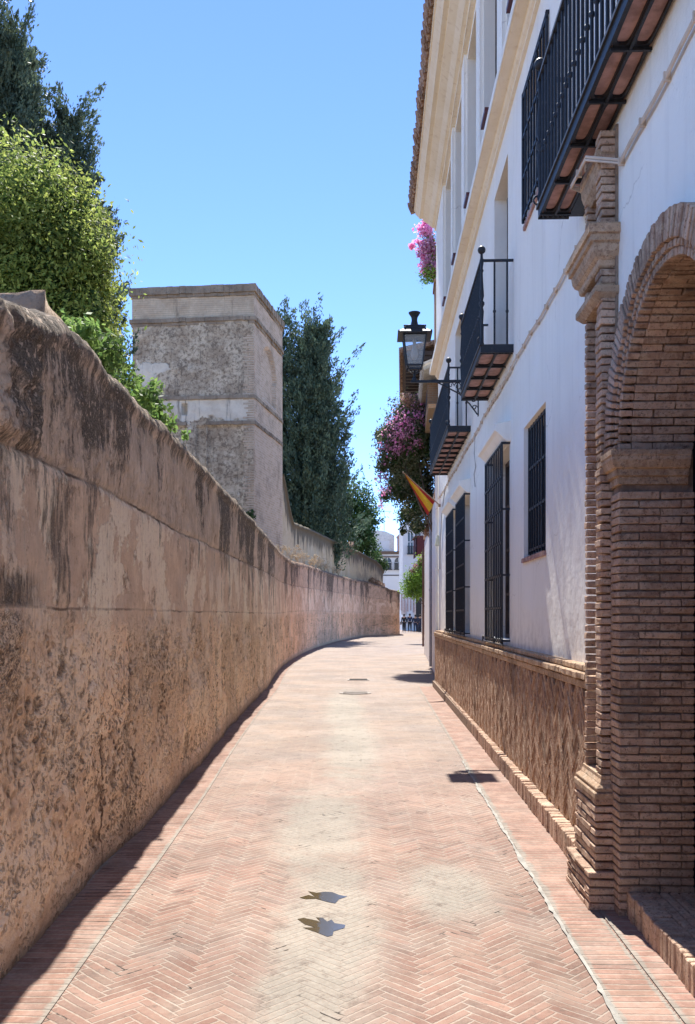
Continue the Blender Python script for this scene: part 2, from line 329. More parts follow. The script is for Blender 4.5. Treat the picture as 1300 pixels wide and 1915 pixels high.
    peb = t.math('MULTIPLY', t.rng(t.vor(P2, 27), .10, .22, 1, 0), t.rng(t.noise(P, 4, 3, .6), .50, .58))
    c = t.mix(t.math('MULTIPLY', peb, .75), c, (.62, .53, .44))
    chip = t.math('MULTIPLY', t.rng(t.noise(P, 3.6, 9, .8), .585, .60), t.math('SUBTRACT', 1, lowm))
    c = t.mix(t.math('MULTIPLY', chip, .55), c, (.33, .225, .16))
    # pits darkened in colour, standing in for the shade inside them
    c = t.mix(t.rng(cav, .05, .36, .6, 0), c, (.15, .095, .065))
    # ledge joint lines
    for lz, am, wd in ((lg[0], .85, .016), (lg[1], .7, .012)):
        dz = t.math('ABSOLUTE', t.math('SUBTRACT', t.math('ADD', z, t.math('MULTIPLY', t.math('SUBTRACT', t.noise(P, 2.2, 4, .6), .5), .05)), lz))
        c = t.mix(t.math('MULTIPLY', t.math('MULTIPLY', t.rng(dz, wd*.25, wd, 1, 0), am), t.rng(t.noise(P, 1.1, 5, .7), .47, .60, .0 if lz is lg[1] else .3, 1)), c, (.07, .045, .035))
    # foot strip of newer render
    ft = t.rng(t.math('ADD', z, t.math('MULTIPLY', t.math('SUBTRACT', mid, .5), .12)), .10, .18, 1, 0)
    c = t.mix(t.math('MULTIPLY', ft, .6), c, (.58, .42, .30))
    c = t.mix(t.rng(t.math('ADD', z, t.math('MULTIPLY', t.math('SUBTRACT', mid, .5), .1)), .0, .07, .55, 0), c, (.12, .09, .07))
    t.col(c)
    h = t.math('ADD', t.math('MULTIPLY', fine, .6), t.math('MULTIPLY', grit, .25))
    h = t.math('SUBTRACT', h, t.math('MULTIPLY', pit, t.math('MULTIPLY', lowm, .9))); h = t.math('ADD', h, t.math('SUBTRACT', t.math('MULTIPLY', patch, .25), t.math('MULTIPLY', chip, .35)))
    t.bump(h, .030, 1.0); return t.m
def m_oldstone(name, c1, c2, dark=.5, sc_=1.0):
    t = NT(name, .95, .1); P = t.obj; big = t.noise(P, .35*sc_, 6, .65); mid = t.noise(P, 1.8*sc_, 7, .7); fine = t.noise(P, 11*sc_, 5, .7)
    c = t.mix(t.rng(big, .35, .65), c1, c2); c = t.mix(t.rng(mid, .45, .65, 0, .5), c, tuple(x*.62 for x in c1))
    st = t.noise(t.scale(P, 2.6, 2.6, .4), 1.2*sc_, 5, .7)
    c = t.mix(t.rng(st, .55, .72, 0, dark), c, (.09, .075, .06)); c = t.mix(t.rng(fine, .56, .7, 0, .5), c, (.12, .095, .07))
    t.col(c); t.bump(t.math('ADD', mid, t.math('MULTIPLY', fine, .6)), .10/sc_, .8); return t.m
def m_brickwall(name, c1, c2, mort, bw=.25, bh=.06, vec=None, dark=.3):
    t = NT(name, .92, .12); P = t.obj; s = t.sep(P)
    v = t.comb(t.math('ADD', s[0], s[1]), s[2], 0)
    b = t.N.new('ShaderNodeTexBrick'); t.L.new(v, b.inputs['Vector']); b.inputs['Scale'].default_value = 1
    b.inputs['Brick Width'].default_value = bw; b.inputs['Row Height'].default_value = bh; b.inputs['Mortar Size'].default_value = bh*.13
    b.inputs['Color1'].default_value = (*c1, 1); b.inputs['Color2'].default_value = (*c2, 1); b.inputs['Mortar'].default_value = (*mort, 1)
    mid = t.noise(P, 1.1, 7, .7); c = t.mix(t.rng(mid, .45, .7, 0, dark), b.outputs[0], (.12, .09, .07))
    c = t.mix(t.rng(t.noise(P, 9, 5, .7), .5, .7, 0, .4), c, c1)
    t.col(c); t.bump(t.math('ADD', t.math('MULTIPLY', b.outputs[1], -1), t.noise(P, 20, 3, .6)), .012); return t.m
def m_tower():
    t = NT('tower_masonry', .95, .1); P = t.obj; s = t.sep(P); z = s[2]
    big = t.noise(P, .3, 6, .65); mid = t.noise(P, 1.3, 8, .72); fine = t.noise(P, 7, 6, .75)
    c = t.mix(t.rng(mid, .38, .62), (.40, .31, .215), (.66, .55, .40))
    c = t.mix(t.rng(fine, .47, .60, 0, .75), c, (.17, .125, .085))
    c = t.mix(t.rng(t.noise(P, 2.2, 7, .75), .54, .62, 0, .6), c, (.13, .10, .075))
    c = t.mix(t.rng(t.vor(P, 3.1), .05, .22, .4, 0), c, (.55, .46, .36))
    # surviving render: pale patches below z 10.2 and around 11.3
    pn = t.math('ADD', t.noise(P, .55, 6, .6), t.rng(z, 9.3, 9.9, 0, .16)); pn = t.math('SUBTRACT', pn, t.rng(z, 10.15, 10.3, 0, .3))
    pl = t.rng(pn, .56, .585)
    p2 = t.math('MULTIPLY', t.rng(t.math('ADD', t.noise(P, .8, 5, .6), t.math('MULTIPLY', t.math('ABSOLUTE', t.math('SUBTRACT', z, 11.5)), -.35)), .42, .45), t.rng(s[0], 2.2, 2.6, 1, 0))
    pl = t.math('MAXIMUM', pl, p2)
    pc = t.mix(t.rng(mid, .35, .7), (.80, .72, .58), (.62, .53, .41))
    c = t.mix(pl, c, pc)
    band = t.rng(z, 13.25, 13.45); bc = t.mix(t.rng(mid, .3, .7), (.68, .55, .39), (.46, .35, .24))
    rows = t.math('FRACT', t.math('DIVIDE', z, .085)); bc = t.mix(t.rng(rows, .0, .22, .6, 0), bc, (.2, .15, .11))
    c = t.mix(band, c, bc)
    st = t.noise(t.scale(P, 3, 3, .35), 1.0, 5, .7); c = t.mix(t.rng(st, .55, .66, 0, .6), c, (.11, .09, .07))
    t.col(c); t.bump(t.math('ADD', t.math('MULTIPLY', pl, .35), t.math('ADD', mid, t.math('MULTIPLY', fine, .5))), .09, .9); return t.m
def m_leaf(name, c1, c2, trans=.35, rough=.6):
    t = NT(name, rough, .25); r = t.island(); n = t.noise(t.obj, 1.3, 3, .6)
    c = t.mix(r, c1, c2); c = t.value(c, t.rng(n, .36, .64, .62, 1.3)); t.col(c)
    tr = t.N.new('ShaderNodeBsdfTranslucent'); t.L.new(t.value(c, 1.5), tr.inputs[0])
    mx = t.N.new('ShaderNodeMixShader'); mx.inputs[0].default_value = trans
    t.L.new(t.b.outputs[0], mx.inputs[1]); t.L.new(tr.outputs[0], mx.inputs[2]); t.L.new(mx.outputs[0], t.N['Material Output'].inputs[0]); return t.m
def m_iron():
    t = NT('dark_iron', .5, .4); n = t.noise(t.obj, 30, 4, .7)
    t.col(t.mix(t.rng(n, .5, .75), (.022, .027, .036), (.05, .05, .055))); t.b.inputs['Metallic'].default_value = .3
    t.bump(t.noise(t.obj, 60, 3, .6), .002); return t.m
def m_glass(name='lantern_glass'):
    t = NT(name, .25, .5); t.col((.62, .68, .68)); t.b.inputs['Alpha'].default_value = .3; return t.m
MW = m_white_wall(); MC = m_cream(); MBR = m_brickunit(); MBD = m_brickunit('brick_dado', (.46, .29, .19), (.33, .19, .12), .6)
MSTONE = m_brickunit('carved_brick_stone', (.58, .41, .27), (.50, .34, .22), .35)
MORT = plain('recessed_mortar', (.27, .20, .15), .95, .1, nz=.3, ns=20, bump=.004)
MST = m_street(); MOW = m_oldwall(); MIR = m_iron()
MTERR = plain('terracotta_tile', (.40, .25, .22), .85, .2, nz=.3, ns=9, bump=.003)
MDARK = plain('dark_interior', (.02, .022, .028), .5, .3)
MPANE = plain('window_glass', (.03, .04, .05), .12, .6)
MWOOD = plain('dark_wood', (.07, .05, .04), .6, .3, nz=.3)
MTILE = m_brickunit('roof_tile_clay', (.33, .20, .14), (.22, .14, .105), .5)
MCEM = plain('cement', (.33, .315, .28), .95, .1, nz=.2, ns=8, bump=.006)

# ================================================================== GROUND
def sheet(name, pts, z, mat, label=None, kind='structure'):
    b = MB(); b.add([(x, y, z) for x, y in pts], [tuple(range(len(pts)))]); o = b.build(name, mat); return tag(o, kind=kind, label=label)
MEARTH = plain('dry_earth', (.28, .21, .14), .95, .1, nz=.25, ns=2, bump=.02)
sheet('ground', [(-1500, -1500), (1500, -1500), (1500, 1500), (-1500, 1500)], -.03, MEARTH)
# old wall footprint: X, Y, top, ledge, low course
PATH = [(-1.50, -5, 3.2, 2.37, 1.64), (-1.51, 0, 3.2, 2.37, 1.64), (-1.52, 3.0, 3.10, 2.37, 1.64), (-1.53, 3.72, 3.10, 2.37, 1.64), (-1.535, 3.80, 2.99, 2.37, 1.64), (-1.54, 4.15, 3.01, 2.38, 1.64),
 (-1.545, 4.40, 3.10, 2.38, 1.64), (-1.55, 4.62, 3.12, 2.39, 1.64), (-1.55, 4.98, 3.23, 2.39, 1.64), (-1.55, 5.45, 3.22, 2.40, 1.64), (-1.555, 5.86, 3.19, 2.41, 1.64), (-1.56, 6.6, 3.20, 2.40, 1.64),
 (-1.56, 8.0, 3.23, 2.38, 1.64), (-1.59, 9.6, 3.26, 2.40, 1.64), (-1.66, 12.1, 3.32, 2.45, 1.65), (-1.73, 15.5, 3.38, 2.5, 1.65), (-1.77, 20, 3.36, 2.55, 1.65), (-1.93, 24, 3.47, 2.6, 1.66),
 (-2.04, 28, 3.54, 2.63, 1.68), (-2.02, 33, 3.56, 2.7, 1.75), (-1.85, 39, 3.8, 2.8, 1.8), (-1.55, 45, 3.95, 2.9, 1.83), (-.69, 55.5, 4.07, 3.0, 1.85), (.42, 64.8, 4.18, 3.1, 1.85),
 (1.4, 71.6, 4.28, 3.05, 1.85), (2.4, 73.2, 4.0, 2.95, 1.8), (4.0, 73.5, 3.65, 2.75, 1.8), (4.3, 74.2, 3.6, 2.7, 1.8), (4.5, 80, 3.6, 2.7, 1.8)]
PA = np.array(PATH)
ss = np.concatenate([[0], np.cumsum(np.hypot(np.diff(PA[:, 0]), np.diff(PA[:, 1])))])   # s = Y+5 along the near straight
samp = []; q = 0.0
while q < ss[-1]:
    samp.append(q); yy = np.interp(q, ss, PA[:, 1]); q += .25 if yy < 2.4 else max(.022, yy*.0052)
samp.append(ss[-1]); samp = np.array(samp)
def smooth_interp(col, wdt=.5):
    out = np.zeros(len(samp))
    for dlt in (-1, -.5, 0, .5, 1): out += np.interp(samp+dlt*wdt*np.clip(samp/20, .1, 3), ss, PA[:, col])
    return out/5
PX, PY = smooth_interp(0), smooth_interp(1)
PTOP = np.interp(samp, ss, PA[:, 2]); PLED = np.interp(samp, ss, PA[:, 3]); PLOW = np.interp(samp, ss, PA[:, 4])
TX, TY = np.gradient(PX), np.gradient(PY); TL = np.hypot(TX, TY); NX, NY = TY/TL, -TX/TL      # normal towards the street
# street sheet: left edge follows the wall; right side runs under the houses
road = MB(); n = len(samp); idx = list(range(0, n, 4)) + [n-1]
vs = []
for i in idx: vs += [(PX[i]-.3, PY[i], 0), (max(PX[i]+6, 7.5) if PY[i] > 45 else 7.5, PY[i], 0)]
road.add(vs, [(2*i, 2*i+1, 2*i+3, 2*i+2) for i in range(len(idx)-1)])
road.add([(-3, 80, 0), (40, 80, 0), (40, 190, 0), (-3, 190, 0)], [(0, 1, 2, 3)])
tag(road.build('road', MST), kind='structure')
def strip(name, L, Rr, z, mat, wid):
    V = []; A = []; d = 0; prev = None
    for (a, b) in zip(L, Rr):
        if prev is not None: d += math.hypot(a[0]-prev[0], a[1]-prev[1])
        prev = a; V += [(a[0], a[1], z), (b[0], b[1], z)]; A += [(d, 0, 0), (d, wid, 0)]
    F = [(2*i, 2*i+1, 2*i+3, 2*i+2) for i in range(len(L)-1)]
    o = npmesh(name, V, F, mat); fattr(o, 'st', 'FLOAT_VECTOR', A); return tag(o, kind='structure')
MS1 = m_soldier('soldier_course', .062, .3); MS2 = m_soldier('soldier_course_kerbside', .058, .3, (.385, .24, .18), (.33, .185, .14), .2)
ii = [i for i in range(0, n, 3) if -4 < PY[i] < 60]
strip('pavement', [(PX[i]-.02, PY[i]) for i in ii], [(PX[i]+.33-.06*min(1, max(0, (PY[i]-6)/4)), PY[i]) for i in ii], .005, MS1, .3)
def hl(v, u): a = R(1.684); return (u*math.sin(a)+v*math.cos(a), u*math.cos(a)-v*math.sin(a))
us = [x*.5-2 for x in range(46)]
strip('pavement', [hl(.975, u) for u in us], [hl(1.45 if u > 5.3 else 1.205, u) for u in us], .0045, MS2, .3)
us2 = [x*.25-2 for x in range(29)]
strip('pavement', [hl(1.215, u) for u in us2], [hl(1.50, u) for u in us2], .007, m_soldier('soldier_course_step', .07, .28, (.38, .22, .17), (.34, .2, .15), .1), .28)
# light cement seam beside the right band
seam = MB()
for k in range(240):
    u0 = -2+k*.05; f = lambda u: (.957-.03*max(0, mn.noise(Vector((u*2.1, 2, 0)))+.1)-.014*mn.noise(Vector((u*15, 5, 0))), .974+.012*mn.noise(Vector((u*9, 9, 0)))+.010*mn.noise(Vector((u*2, 19, 0))))
    (a0, b0), (a1, b1) = f(u0), f(u0+.05)
    if b0 > a0 and b1 > a1 and mn.noise(Vector((u0*.8, 33, 0))) > -.32: seam.add([(*hl(a0, u0), .0085), (*hl(b0, u0), .0085), (*hl(b1, u0+.05), .0085), (*hl(a1, u0+.05), .0085)], [(0, 1, 2, 3)])
tag(seam.build('road', MCEM), kind='structure')

# ================================================================== LEFT OLD WALL
def build_oldwall():
    rows = 150; n = len(samp); V = np.zeros((n, rows+4, 3)); SZ = np.zeros((n, rows+4, 3)); LG = np.zeros((n, rows+4, 3))
    for i in range(n):
        s = samp[i]; top = PTOP[i]; led = PLED[i]; low = PLOW[i]
        near = PY[i] < 14
        top += .035*mn.noise(Vector((s*3.1, 5, 0)))+.02*mn.noise(Vector((s*9, 1, 0)))
        for k in range(rows+1):
            z = top*k/rows; fr = mn.fractal(Vector((s*2.0, z*2.0, 1)), 1.0, 2.1, 5)
            cell = mn.voronoi(Vector((s*12+mn.noise(Vector((s*4, z*4, 0))), z*12, 0)))[0][0]
            rg = min(1, max(0, (low+.05-z+.35*mn.noise(Vector((s*1.5, z*1.5, 3))))/.35))      # rough below the low course
            rg *= 1-.8*min(1, max(0, (.22-z)/.12))
            if z > led: rg = max(rg, .45)
            if s < 9.55 and z > led: rg = 1.0
            pits = max(0, 1-cell*2.1)*rg*(.5+1.0*max(0, mn.noise(Vector((s*.9, z*1.1, 8)))+.25))
            fine = mn.noise(Vector((s*22, z*26, 4)))
            d = .022*fr*(.35+rg)-.026*pits+.011*fine*(.25+rg)+.006*mn.noise(Vector((s*11, z*12, 2)))*rg
            lm = mn.fractal(Vector((s*.7, z*.9, 6)), 1, 2, 3)*.03; d += lm
            if z > led: d += -.006
            if abs(z-led) < .02: d -= .012
            if z < .16: d += .010
            if s < 9.62 and z > led:        # eroded boulder-like core near the viewer
                w_ = min(1, (9.62-s)/.12)*min(1, (z-led)/.08); d += w_*(.03+.055*mn.fractal(Vector((s*3.2, z*3.0, 9)), .8, 2, 6))
            tp = max(0, (k/rows-.95)/.05); d += .03*math.sin(tp*3.0)-.02*tp*tp
            V[i, k] = (PX[i]+NX[i]*d, PY[i]+NY[i]*d, z-.01 if k == 0 else z)
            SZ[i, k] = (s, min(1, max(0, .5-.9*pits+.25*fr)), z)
        th = .75
        for q, (off, dz) in enumerate(((.16, .05), (.42, .03), (th, -.1))):
            V[i, rows+1+q] = (PX[i]-NX[i]*off, PY[i]-NY[i]*off, top+dz+.03*mn.noise(Vector((s*2, q*3, 0))))
            SZ[i, rows+1+q] = (s+off, .5, top)
        LG[i, :, 0] = led; LG[i, :, 1] = low; LG[i, :, 2] = top
    m_ = rows+4
    ids = np.arange(n*m_).reshape(n, m_)
    F = np.stack([ids[:-1, :-1], ids[1:, :-1], ids[1:, 1:], ids[:-1, 1:]], -1).reshape(-1, 4)
    Vb = V[:, -1].copy(); Vb[:, 2] = 0; base = n*m_
    V2 = np.concatenate([V.reshape(-1, 3), Vb]); bi = base+np.arange(n)
    F2 = np.stack([ids[:-1, -1], ids[1:, -1], bi[1:], bi[:-1]], -1); F = np.concatenate([F, F2])
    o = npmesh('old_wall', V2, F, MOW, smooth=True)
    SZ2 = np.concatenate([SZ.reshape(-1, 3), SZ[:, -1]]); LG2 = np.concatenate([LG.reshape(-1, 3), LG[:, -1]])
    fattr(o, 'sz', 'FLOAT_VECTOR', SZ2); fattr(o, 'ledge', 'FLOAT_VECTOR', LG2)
    tag(o, 'long weathered brown rammed earth wall with black streaks, curving along the left side of the lane', 'wall')
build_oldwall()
# ruined block standing behind the wall head
def rough_block(name, c, size, rz, mat, label, cat, seed=0, amp=.05):
    b = MB(); nx, ny, nz_ = [max(2, int(s/.09)) for s in size]
    import itertools
    pts = {}; vs = []; fs = []
    def vid(i, j, k):
        if (i, j, k) not in pts:
            p = Vector(((i/nx-.5)*size[0], (j/ny-.5)*size[1], k/nz_*size[2]))
            nn = mn.noise_vector(p*2.2+Vector((seed, 0, 0)))*amp + mn.noise_vector(p*7+Vector((seed, 3, 0)))*amp*.4
            rnd = min(1, (k/nz_))**4
            p.x *= 1-.12*rnd; p.y *= 1-.1*rnd
            pts[(i, j, k)] = len(vs); vs.append(p+nn)
        return pts[(i, j, k)]
    for i in range(nx):
        for j in range(ny): fs.append((vid(i, j, nz_), vid(i+1, j, nz_), vid(i+1, j+1, nz_), vid(i, j+1, nz_)))
    for k in range(nz_):
        for i in range(nx):
            fs.append((vid(i, 0, k), vid(i+1, 0, k), vid(i+1, 0, k+1), vid(i, 0, k+1))); fs.append((vid(i+1, ny, k), vid(i, ny, k), vid(i, ny, k+1), vid(i+1, ny, k+1)))
        for j in range(ny):
            fs.append((vid(0, j+1, k), vid(0, j, k), vid(0, j, k+1), vid(0, j+1, k+1))); fs.append((vid(nx, j, k), vid(nx, j+1, k), vid(nx, j+1, k+1), vid(nx, j, k+1)))
    b.add(vs, fs); o = b.build(name, mat, smooth=True); o.location = c; o.rotation_euler = (0, 0, rz); return tag(o, label, cat)
MRB = m_oldstone('ruined_masonry', (.40, .30, .22), (.52, .41, .31), .5, 3)
rough_block('ruined_merlon', (-2.22, 6.3, 2.4), (.42, .8, 1.33), .1, MRB, 'eroded grey-brown masonry block behind the wall head, in front of the leafy tree', 'ruined masonry', 1, .04)
rough_block('ruined_merlon', (-2.15, 8.35, 2.6), (.42, .45, .98), .1, MRB, 'small rounded masonry stub among creeper leaves behind the wall head', 'ruined masonry', 5, .05)
rough_block('ruined_merlon', (-2.2, 9.8, 2.6), (.42, .5, 1.03), .1, MRB, 'low masonry stub behind the wall just left of the tower foot', 'ruined masonry', 9, .05)

# ================================================================== TOWER
def tower():
    Yc = 36.0; c0 = Vector((-.103*Yc, Yc, 0)); ang = math.atan2(-.0147, .1375)    # front face direction
    t = empty('masonry_tower', (c0.x-.1375*Yc, Yc*1.0147, 0), ang+0, label='square grey-beige medieval tower with flaking render and brick bands rising behind the wall', cat='tower')
    W = .1383*Yc; D = .133*Yc; MT = m_tower(); MTB = m_brickwall('tower_brick', (.50, .36, .245), (.62, .47, .34), (.60, .52, .40), .30, .10, dark=.5)
    MCO = m_oldstone('tower_string_course', (.26, .205, .15), (.42, .34, .25), .6, 1.5)
    # body as a displaced shell: front (y=0), right side (x=W)
    def face(name, fn, L, H0, H1, mat, nx, nz_, amp, holes=None):
        V = []; 
        for k in range(nz_+1):
            for i in range(nx+1):
                a = L*i/nx; z = H0+(H1-H0)*k/nz_
                e = min(1, min(i, nx-i)/2.0)
                d = amp*mn.fractal(Vector((a*.8, z*.8, L)), 1, 2, 5)*1.0
                if holes: d += holes(a, z)
                V.append(fn(a, z, d, e))
        F = [(k*(nx+1)+i, k*(nx+1)+i+1, (k+1)*(nx+1)+i+1, (k+1)*(nx+1)+i) for k in range(nz_) for i in range(nx)]
        return npmesh(name, V, F, mat, t, smooth=False)
    def fr_holes(a, z):
        d = 0
        if z < 9.15 and (.55 < a < 2.2 or 3.1 < a < W-.45 or 2.62 < a < 3.0): d += .10
        if 2.05 < a < 2.25 and 9.6 < z < 10.05: d += .3
        # eroded left edge
        if a < .35 and 10.5 < z < 13: d += .22*(.35-a)/.35*abs(mn.noise(Vector((0, z*1.5, 1))))
        return d
    face('front_face', lambda a, z, d, e: (a+(.16*mn.noise(Vector((3, z*1.2, 7)))+.08 if a < .01 and 10.4 < z < 13.2 else 0), d*e, z), W, 0, 14.4, MT, 120, 300, .05, fr_holes)
    def sd_holes(a, z):
        # blind horseshoe arch recess high on the side face
        cx = D*.5; d = 0
        if 10.6 < z < 11.6 and abs(a-cx) < 1.15: d = -.16
        if z >= 11.6 and math.hypot(a-cx, (z-11.6)) < 1.25: d = -.16
        return d
    face('side_face', lambda a, z, d, e: (W+.06*a+d*e, a, z), D, 0, 14.4, MTB, 90, 220, .035, sd_holes)
    b = MB(); b.box(0.06, W-.12, D, D+.05, 0, 14.4); b.box(.0, .05, .05, D, 0, 14.4); b.box(0, W, .05, D, 14.30, 14.42); b.build('core', MT, t)
    def course(z0, z1, o, name='string_course', x0=None, x1=None, side=True):
        b = MB(); a0 = -o if x0 is None else x0; a1 = W+o if x1 is None else x1; k = int((a1-a0)/.25)
        for i in range(k):
            p0 = a0+(a1-a0)*i/k; p1 = a0+(a1-a0)*(i+1)/k; j = random.uniform(-.02, .012); jz = random.uniform(-.012, .012)
            b.box(p0, p1-.006, -o+j, .02, z0+jz, z1+jz)
        if side:
            if x0 is not None: b.build(name, MCO, t); b = MB()
            k = int(D/.25)
            for i in range(k):
                j = random.uniform(-.03, .01); sh = .06*D*(i+.5)/k; b.box(W-.02, W+o+j+sh, D*i/k, D*(i+1)/k-.006, z0, z1)
            if x0 is None: b.box(-o, .02, 0.02, D, z0, z1)
        b.build(name, MCO, t)
    course(14.42, 14.72, .10, 'cornice'); course(14.30, 14.42, .04); course(13.30, 13.46, .09); course(13.18, 13.30, .03)
    course(10.2, 10.34, .07); course(9.18, 9.32, .06, x0=-.06, x1=2.25, side=False); course(9.18, 9.32, .06, x0=3.05)
    b = MB(); b.box(-.05, W+.05, 0.03, D, 14.72, 14.76); b.build('roof', MCO, t)
    # brick quoins on the corner, shallow
    b = MB()
    for i in range(150):
        z = .2+i*.062*1.5
        if z > 13: break
        ln = .42 if i % 2 else .26
        b.box(W-ln+random.uniform(-.04, .04), W+.012, -.014+random.uniform(0, .01), .2, z, z+.07)
    b.build('quoins', MTB, t)
    # capers growing out of the front
    return t
tower()

# garden wall behind, running from the tower to the far bend
def garden_wall():
    P = [(-2.95, 41.0, 8.0), (-2.85, 41.6, 7.4), (-2.72, 42.3, 6.6), (-2.62, 43.2, 6.0), (-2.03, 50, 6.3), (-1.17, 57, 6.42), (-.08, 65, 6.5), (.86, 70, 6.5), (2.37, 76, 6.15), (2.8, 77.6, 5.9), (3.1, 79, 5.4), (3.12, 84, 5.4)]
    t = NT('ochre_render', .95, .1); Pz = t.obj; s = t.sep(Pz); at = t.sep(t.attr('st'))
    mid = t.noise(Pz, .9, 7, .7); st = t.noise(t.comb(t.math('MULTIPLY', at[0], 3), 0, t.math('MULTIPLY', at[1], .5)), 1, 5, .65)
    c = t.mix(t.rng(mid, .35, .65), (.52, .40, .25), (.60, .49, .34)); c = t.mix(t.rng(t.noise(Pz, 5, 5, .7), .5, .7, 0, .4), c, (.35, .26, .17))
    c = t.mix(t.rng(t.math('SUBTRACT', st, t.math('MULTIPLY', at[1], .30)), .18, .34, 0, .85), c, (.085, .075, .055))
    c = t.mix(t.math('MULTIPLY', t.rng(at[0], 24, 30, 0, .6), t.rng(mid, .42, .6)), c, (.14, .10, .075))
    t.col(c); t.bump(t.noise(Pz, 6, 5, .7), .04)
    V = []; A = []; F = []; d = 0; K = 14; rows = []
    pts = []
    for (a, b_) in zip(P[:-1], P[1:]):
        m_ = max(1, int(math.hypot(b_[0]-a[0], b_[1]-a[1])/.4))
        for i in range(m_): f = i/m_; pts.append([a[q]+(b_[q]-a[q])*f for q in range(3)])
    pts.append(list(P[-1]))
    for i, p in enumerate(pts):
        if i: d += math.hypot(p[0]-pts[i-1][0], p[1]-pts[i-1][1])
        nx_ = pts[min(i+1, len(pts)-1)]; pv = pts[max(i-1, 0)]; tx, ty = nx_[0]-pv[0], nx_[1]-pv[1]; l = math.hypot(tx, ty); nx0, ny0 = ty/l, -tx/l
        zt = p[2]+.05*mn.noise(Vector((d*1.2, 0, 4)))
        row = [(.0, -4.4), (.0, -2.5), (.0, -1.5), (0, -.9), (0, -.4), (0, -.12), (.08, -.1), (.08, -.02), (0, .06), (-.3, .1), (-.6, -.02), (-.6, -4.4)]
        for (o, dz) in row:
            z = max(0, zt+dz); V.append((p[0]+nx0*o+.03*mn.noise(Vector((d, z, 2))), p[1]+ny0*o, z)); A.append((d, -dz, 0))
    m_ = 12
    for i in range(len(pts)-1):
        for k in range(m_-1): F.append((i*m_+k, (i+1)*m_+k, (i+1)*m_+k+1, i*m_+k+1))
    o = npmesh('garden_wall', V, F, t.m, smooth=False); fattr(o, 'st', 'FLOAT_VECTOR', A)
    tag(o, 'ochre rendered upper wall with black-stained coping, running from the tower behind the street wall', 'wall')
    r = MB(); r.box(-.35, .35, -.5, .5, 0, .12); r.prism([(-.5, .12), (.5, .12), (0, .42)], lambda a, b, t_: (t_, a, b), -.45, .45)
    for k in range(8): r.tube([(-.45+k*.125, -.5, .14), (-.45+k*.125, 0, .44)], .03, 6)
    o = r.build('gate_roof', MTILE); o.location = (.0, 66.2, 6.55); o.rotation_euler = (0, 0, -.15); tag(o, 'little tiled roof cap sitting on the ochre upper wall', 'roof cap')
garden_wall()

# ================================================================== WHITE HOUSE (local x = out of the lane, local y = along it)
HA = -R(1.684)
house = empty('white_house', (0, 0, 0), HA, label='white townhouse with black balconies, brick dado and brick archway along the right side', cat='house')
WV = 1.44; AV = 1.34; UE = 20.5; UN = -3.0; CT = 7.0; ET = 10.45
def facade(b, v, u0, u1, z0, z1, holes, depth=.22, mat_r=0):
    U = sorted({u0, u1}|{h[0] for h in holes}|{h[1] for h in holes}); Z = sorted({z0, z1}|{h[2] for h in holes}|{h[3] for h in holes})
    for a, b1 in zip(U[:-1], U[1:]):
        for c, d in zip(Z[:-1], Z[1:]):
            mu, mz = (a+b1)/2, (c+d)/2
            if any(h[0] < mu < h[1] and h[2] < mz < h[3] for h in holes): continue
            b.add([(v, a, c), (v, b1, c), (v, b1, d), (v, a, d)], [(0, 3, 2, 1)])
    for h in holes:
        a, b1, c, d = h[:4]; w_ = v+depth
        b.add([(v, a, c), (w_, a, c), (w_, a, d), (v, a, d)], [(0, 1, 2, 3)]); b.add([(v, b1, c), (w_, b1, c), (w_, b1, d), (v, b1, d)], [(3, 2, 1, 0)])
        b.add([(v, a, d), (w_, a, d), (w_, b1, d), (v, b1, d)], [(0, 1, 2, 3)]); b.add([(v, a, c), (w_, a, c), (w_, b1, c), (v, b1, c)], [(3, 2, 1, 0)])
GW = [(9.72, 11.08), (13.75, 15.1), (15.75, 17.15)]          # tall ground floor windows
SM = (7.68, 8.80, 2.14, 3.40)                                  # small barred window
SM2 = (7.55, 8.70, 5.30, 6.55)                                 # its twin on the first floor
DOORS = [(9.84, 10.95), (14.9, 16.2)]                          # balcony doors
UP = [(16.6, 18.4), (14.6, 16.2), (12.5, 14.1), (10.4, 12.0), (8.3, 9.9), (6.2, 7.8)]
holes = [(a, c, 1.33, 3.43) for a, c in GW]+[SM, SM2]+[(a, c, 4.44, 6.58) for a, c in DOORS]+[(a, c, 7.45, 10.2) for a, c in UP]
b = MB(); facade(b, WV, 5.25, UE, 0, ET+.3, holes)
b.add([(WV, UE, 0), (9, UE, 0), (9, UE, ET+.3), (WV, UE, ET+.3)], [(0, 1, 2, 3)])           # far gable
b.add([(9, UN, 0), (9, UE, 0), (9, UE, ET+.3), (9, UN, ET+.3)], [(3, 2, 1, 0)])
b.add([(AV, UN, 0), (9, UN, 0), (9, UN, ET+.3), (AV, UN, ET+.3)], [(0, 1, 2, 3)])
# near bay set slightly forward, with the arch cut out
AC = 4.15; AZ = 2.474; RO = .90; RI = .705
fd = [(4.6, 5.6, 4.44, 6.58)]
facade(b, AV, UN, AC-RO, 0, ET+.3, []); b.add([(AV, AC+RO, 0), (AV, 5.25, 0), (AV, 5.25, 4.0), (AV, AC+RO, 4.0)], [(0, 3, 2, 1)])
K = 40
for i in range(K):
    a0 = AC-RO+2*RO*i/K; a1 = AC-RO+2*RO*(i+1)/K; zf = lambda a: AZ+math.sqrt(max(0, RO*RO-(a-AC)**2))-.02
    b.add([(AV, a0, zf(a0)), (AV, a1, zf(a1)), (AV, a1, 4.0), (AV, a0, 4.0)], [(0, 3, 2, 1)])
facade(b, AV, AC-RO, 5.25, 4.0, ET+.3, [(3.6, 4.8, 4.44, 6.58)]); b.add([(AV, 5.25, 0), (WV, 5.25, 0), (WV, 5.25, ET+.3), (AV, 5.25, ET+.3)], [(0, 1, 2, 3)])
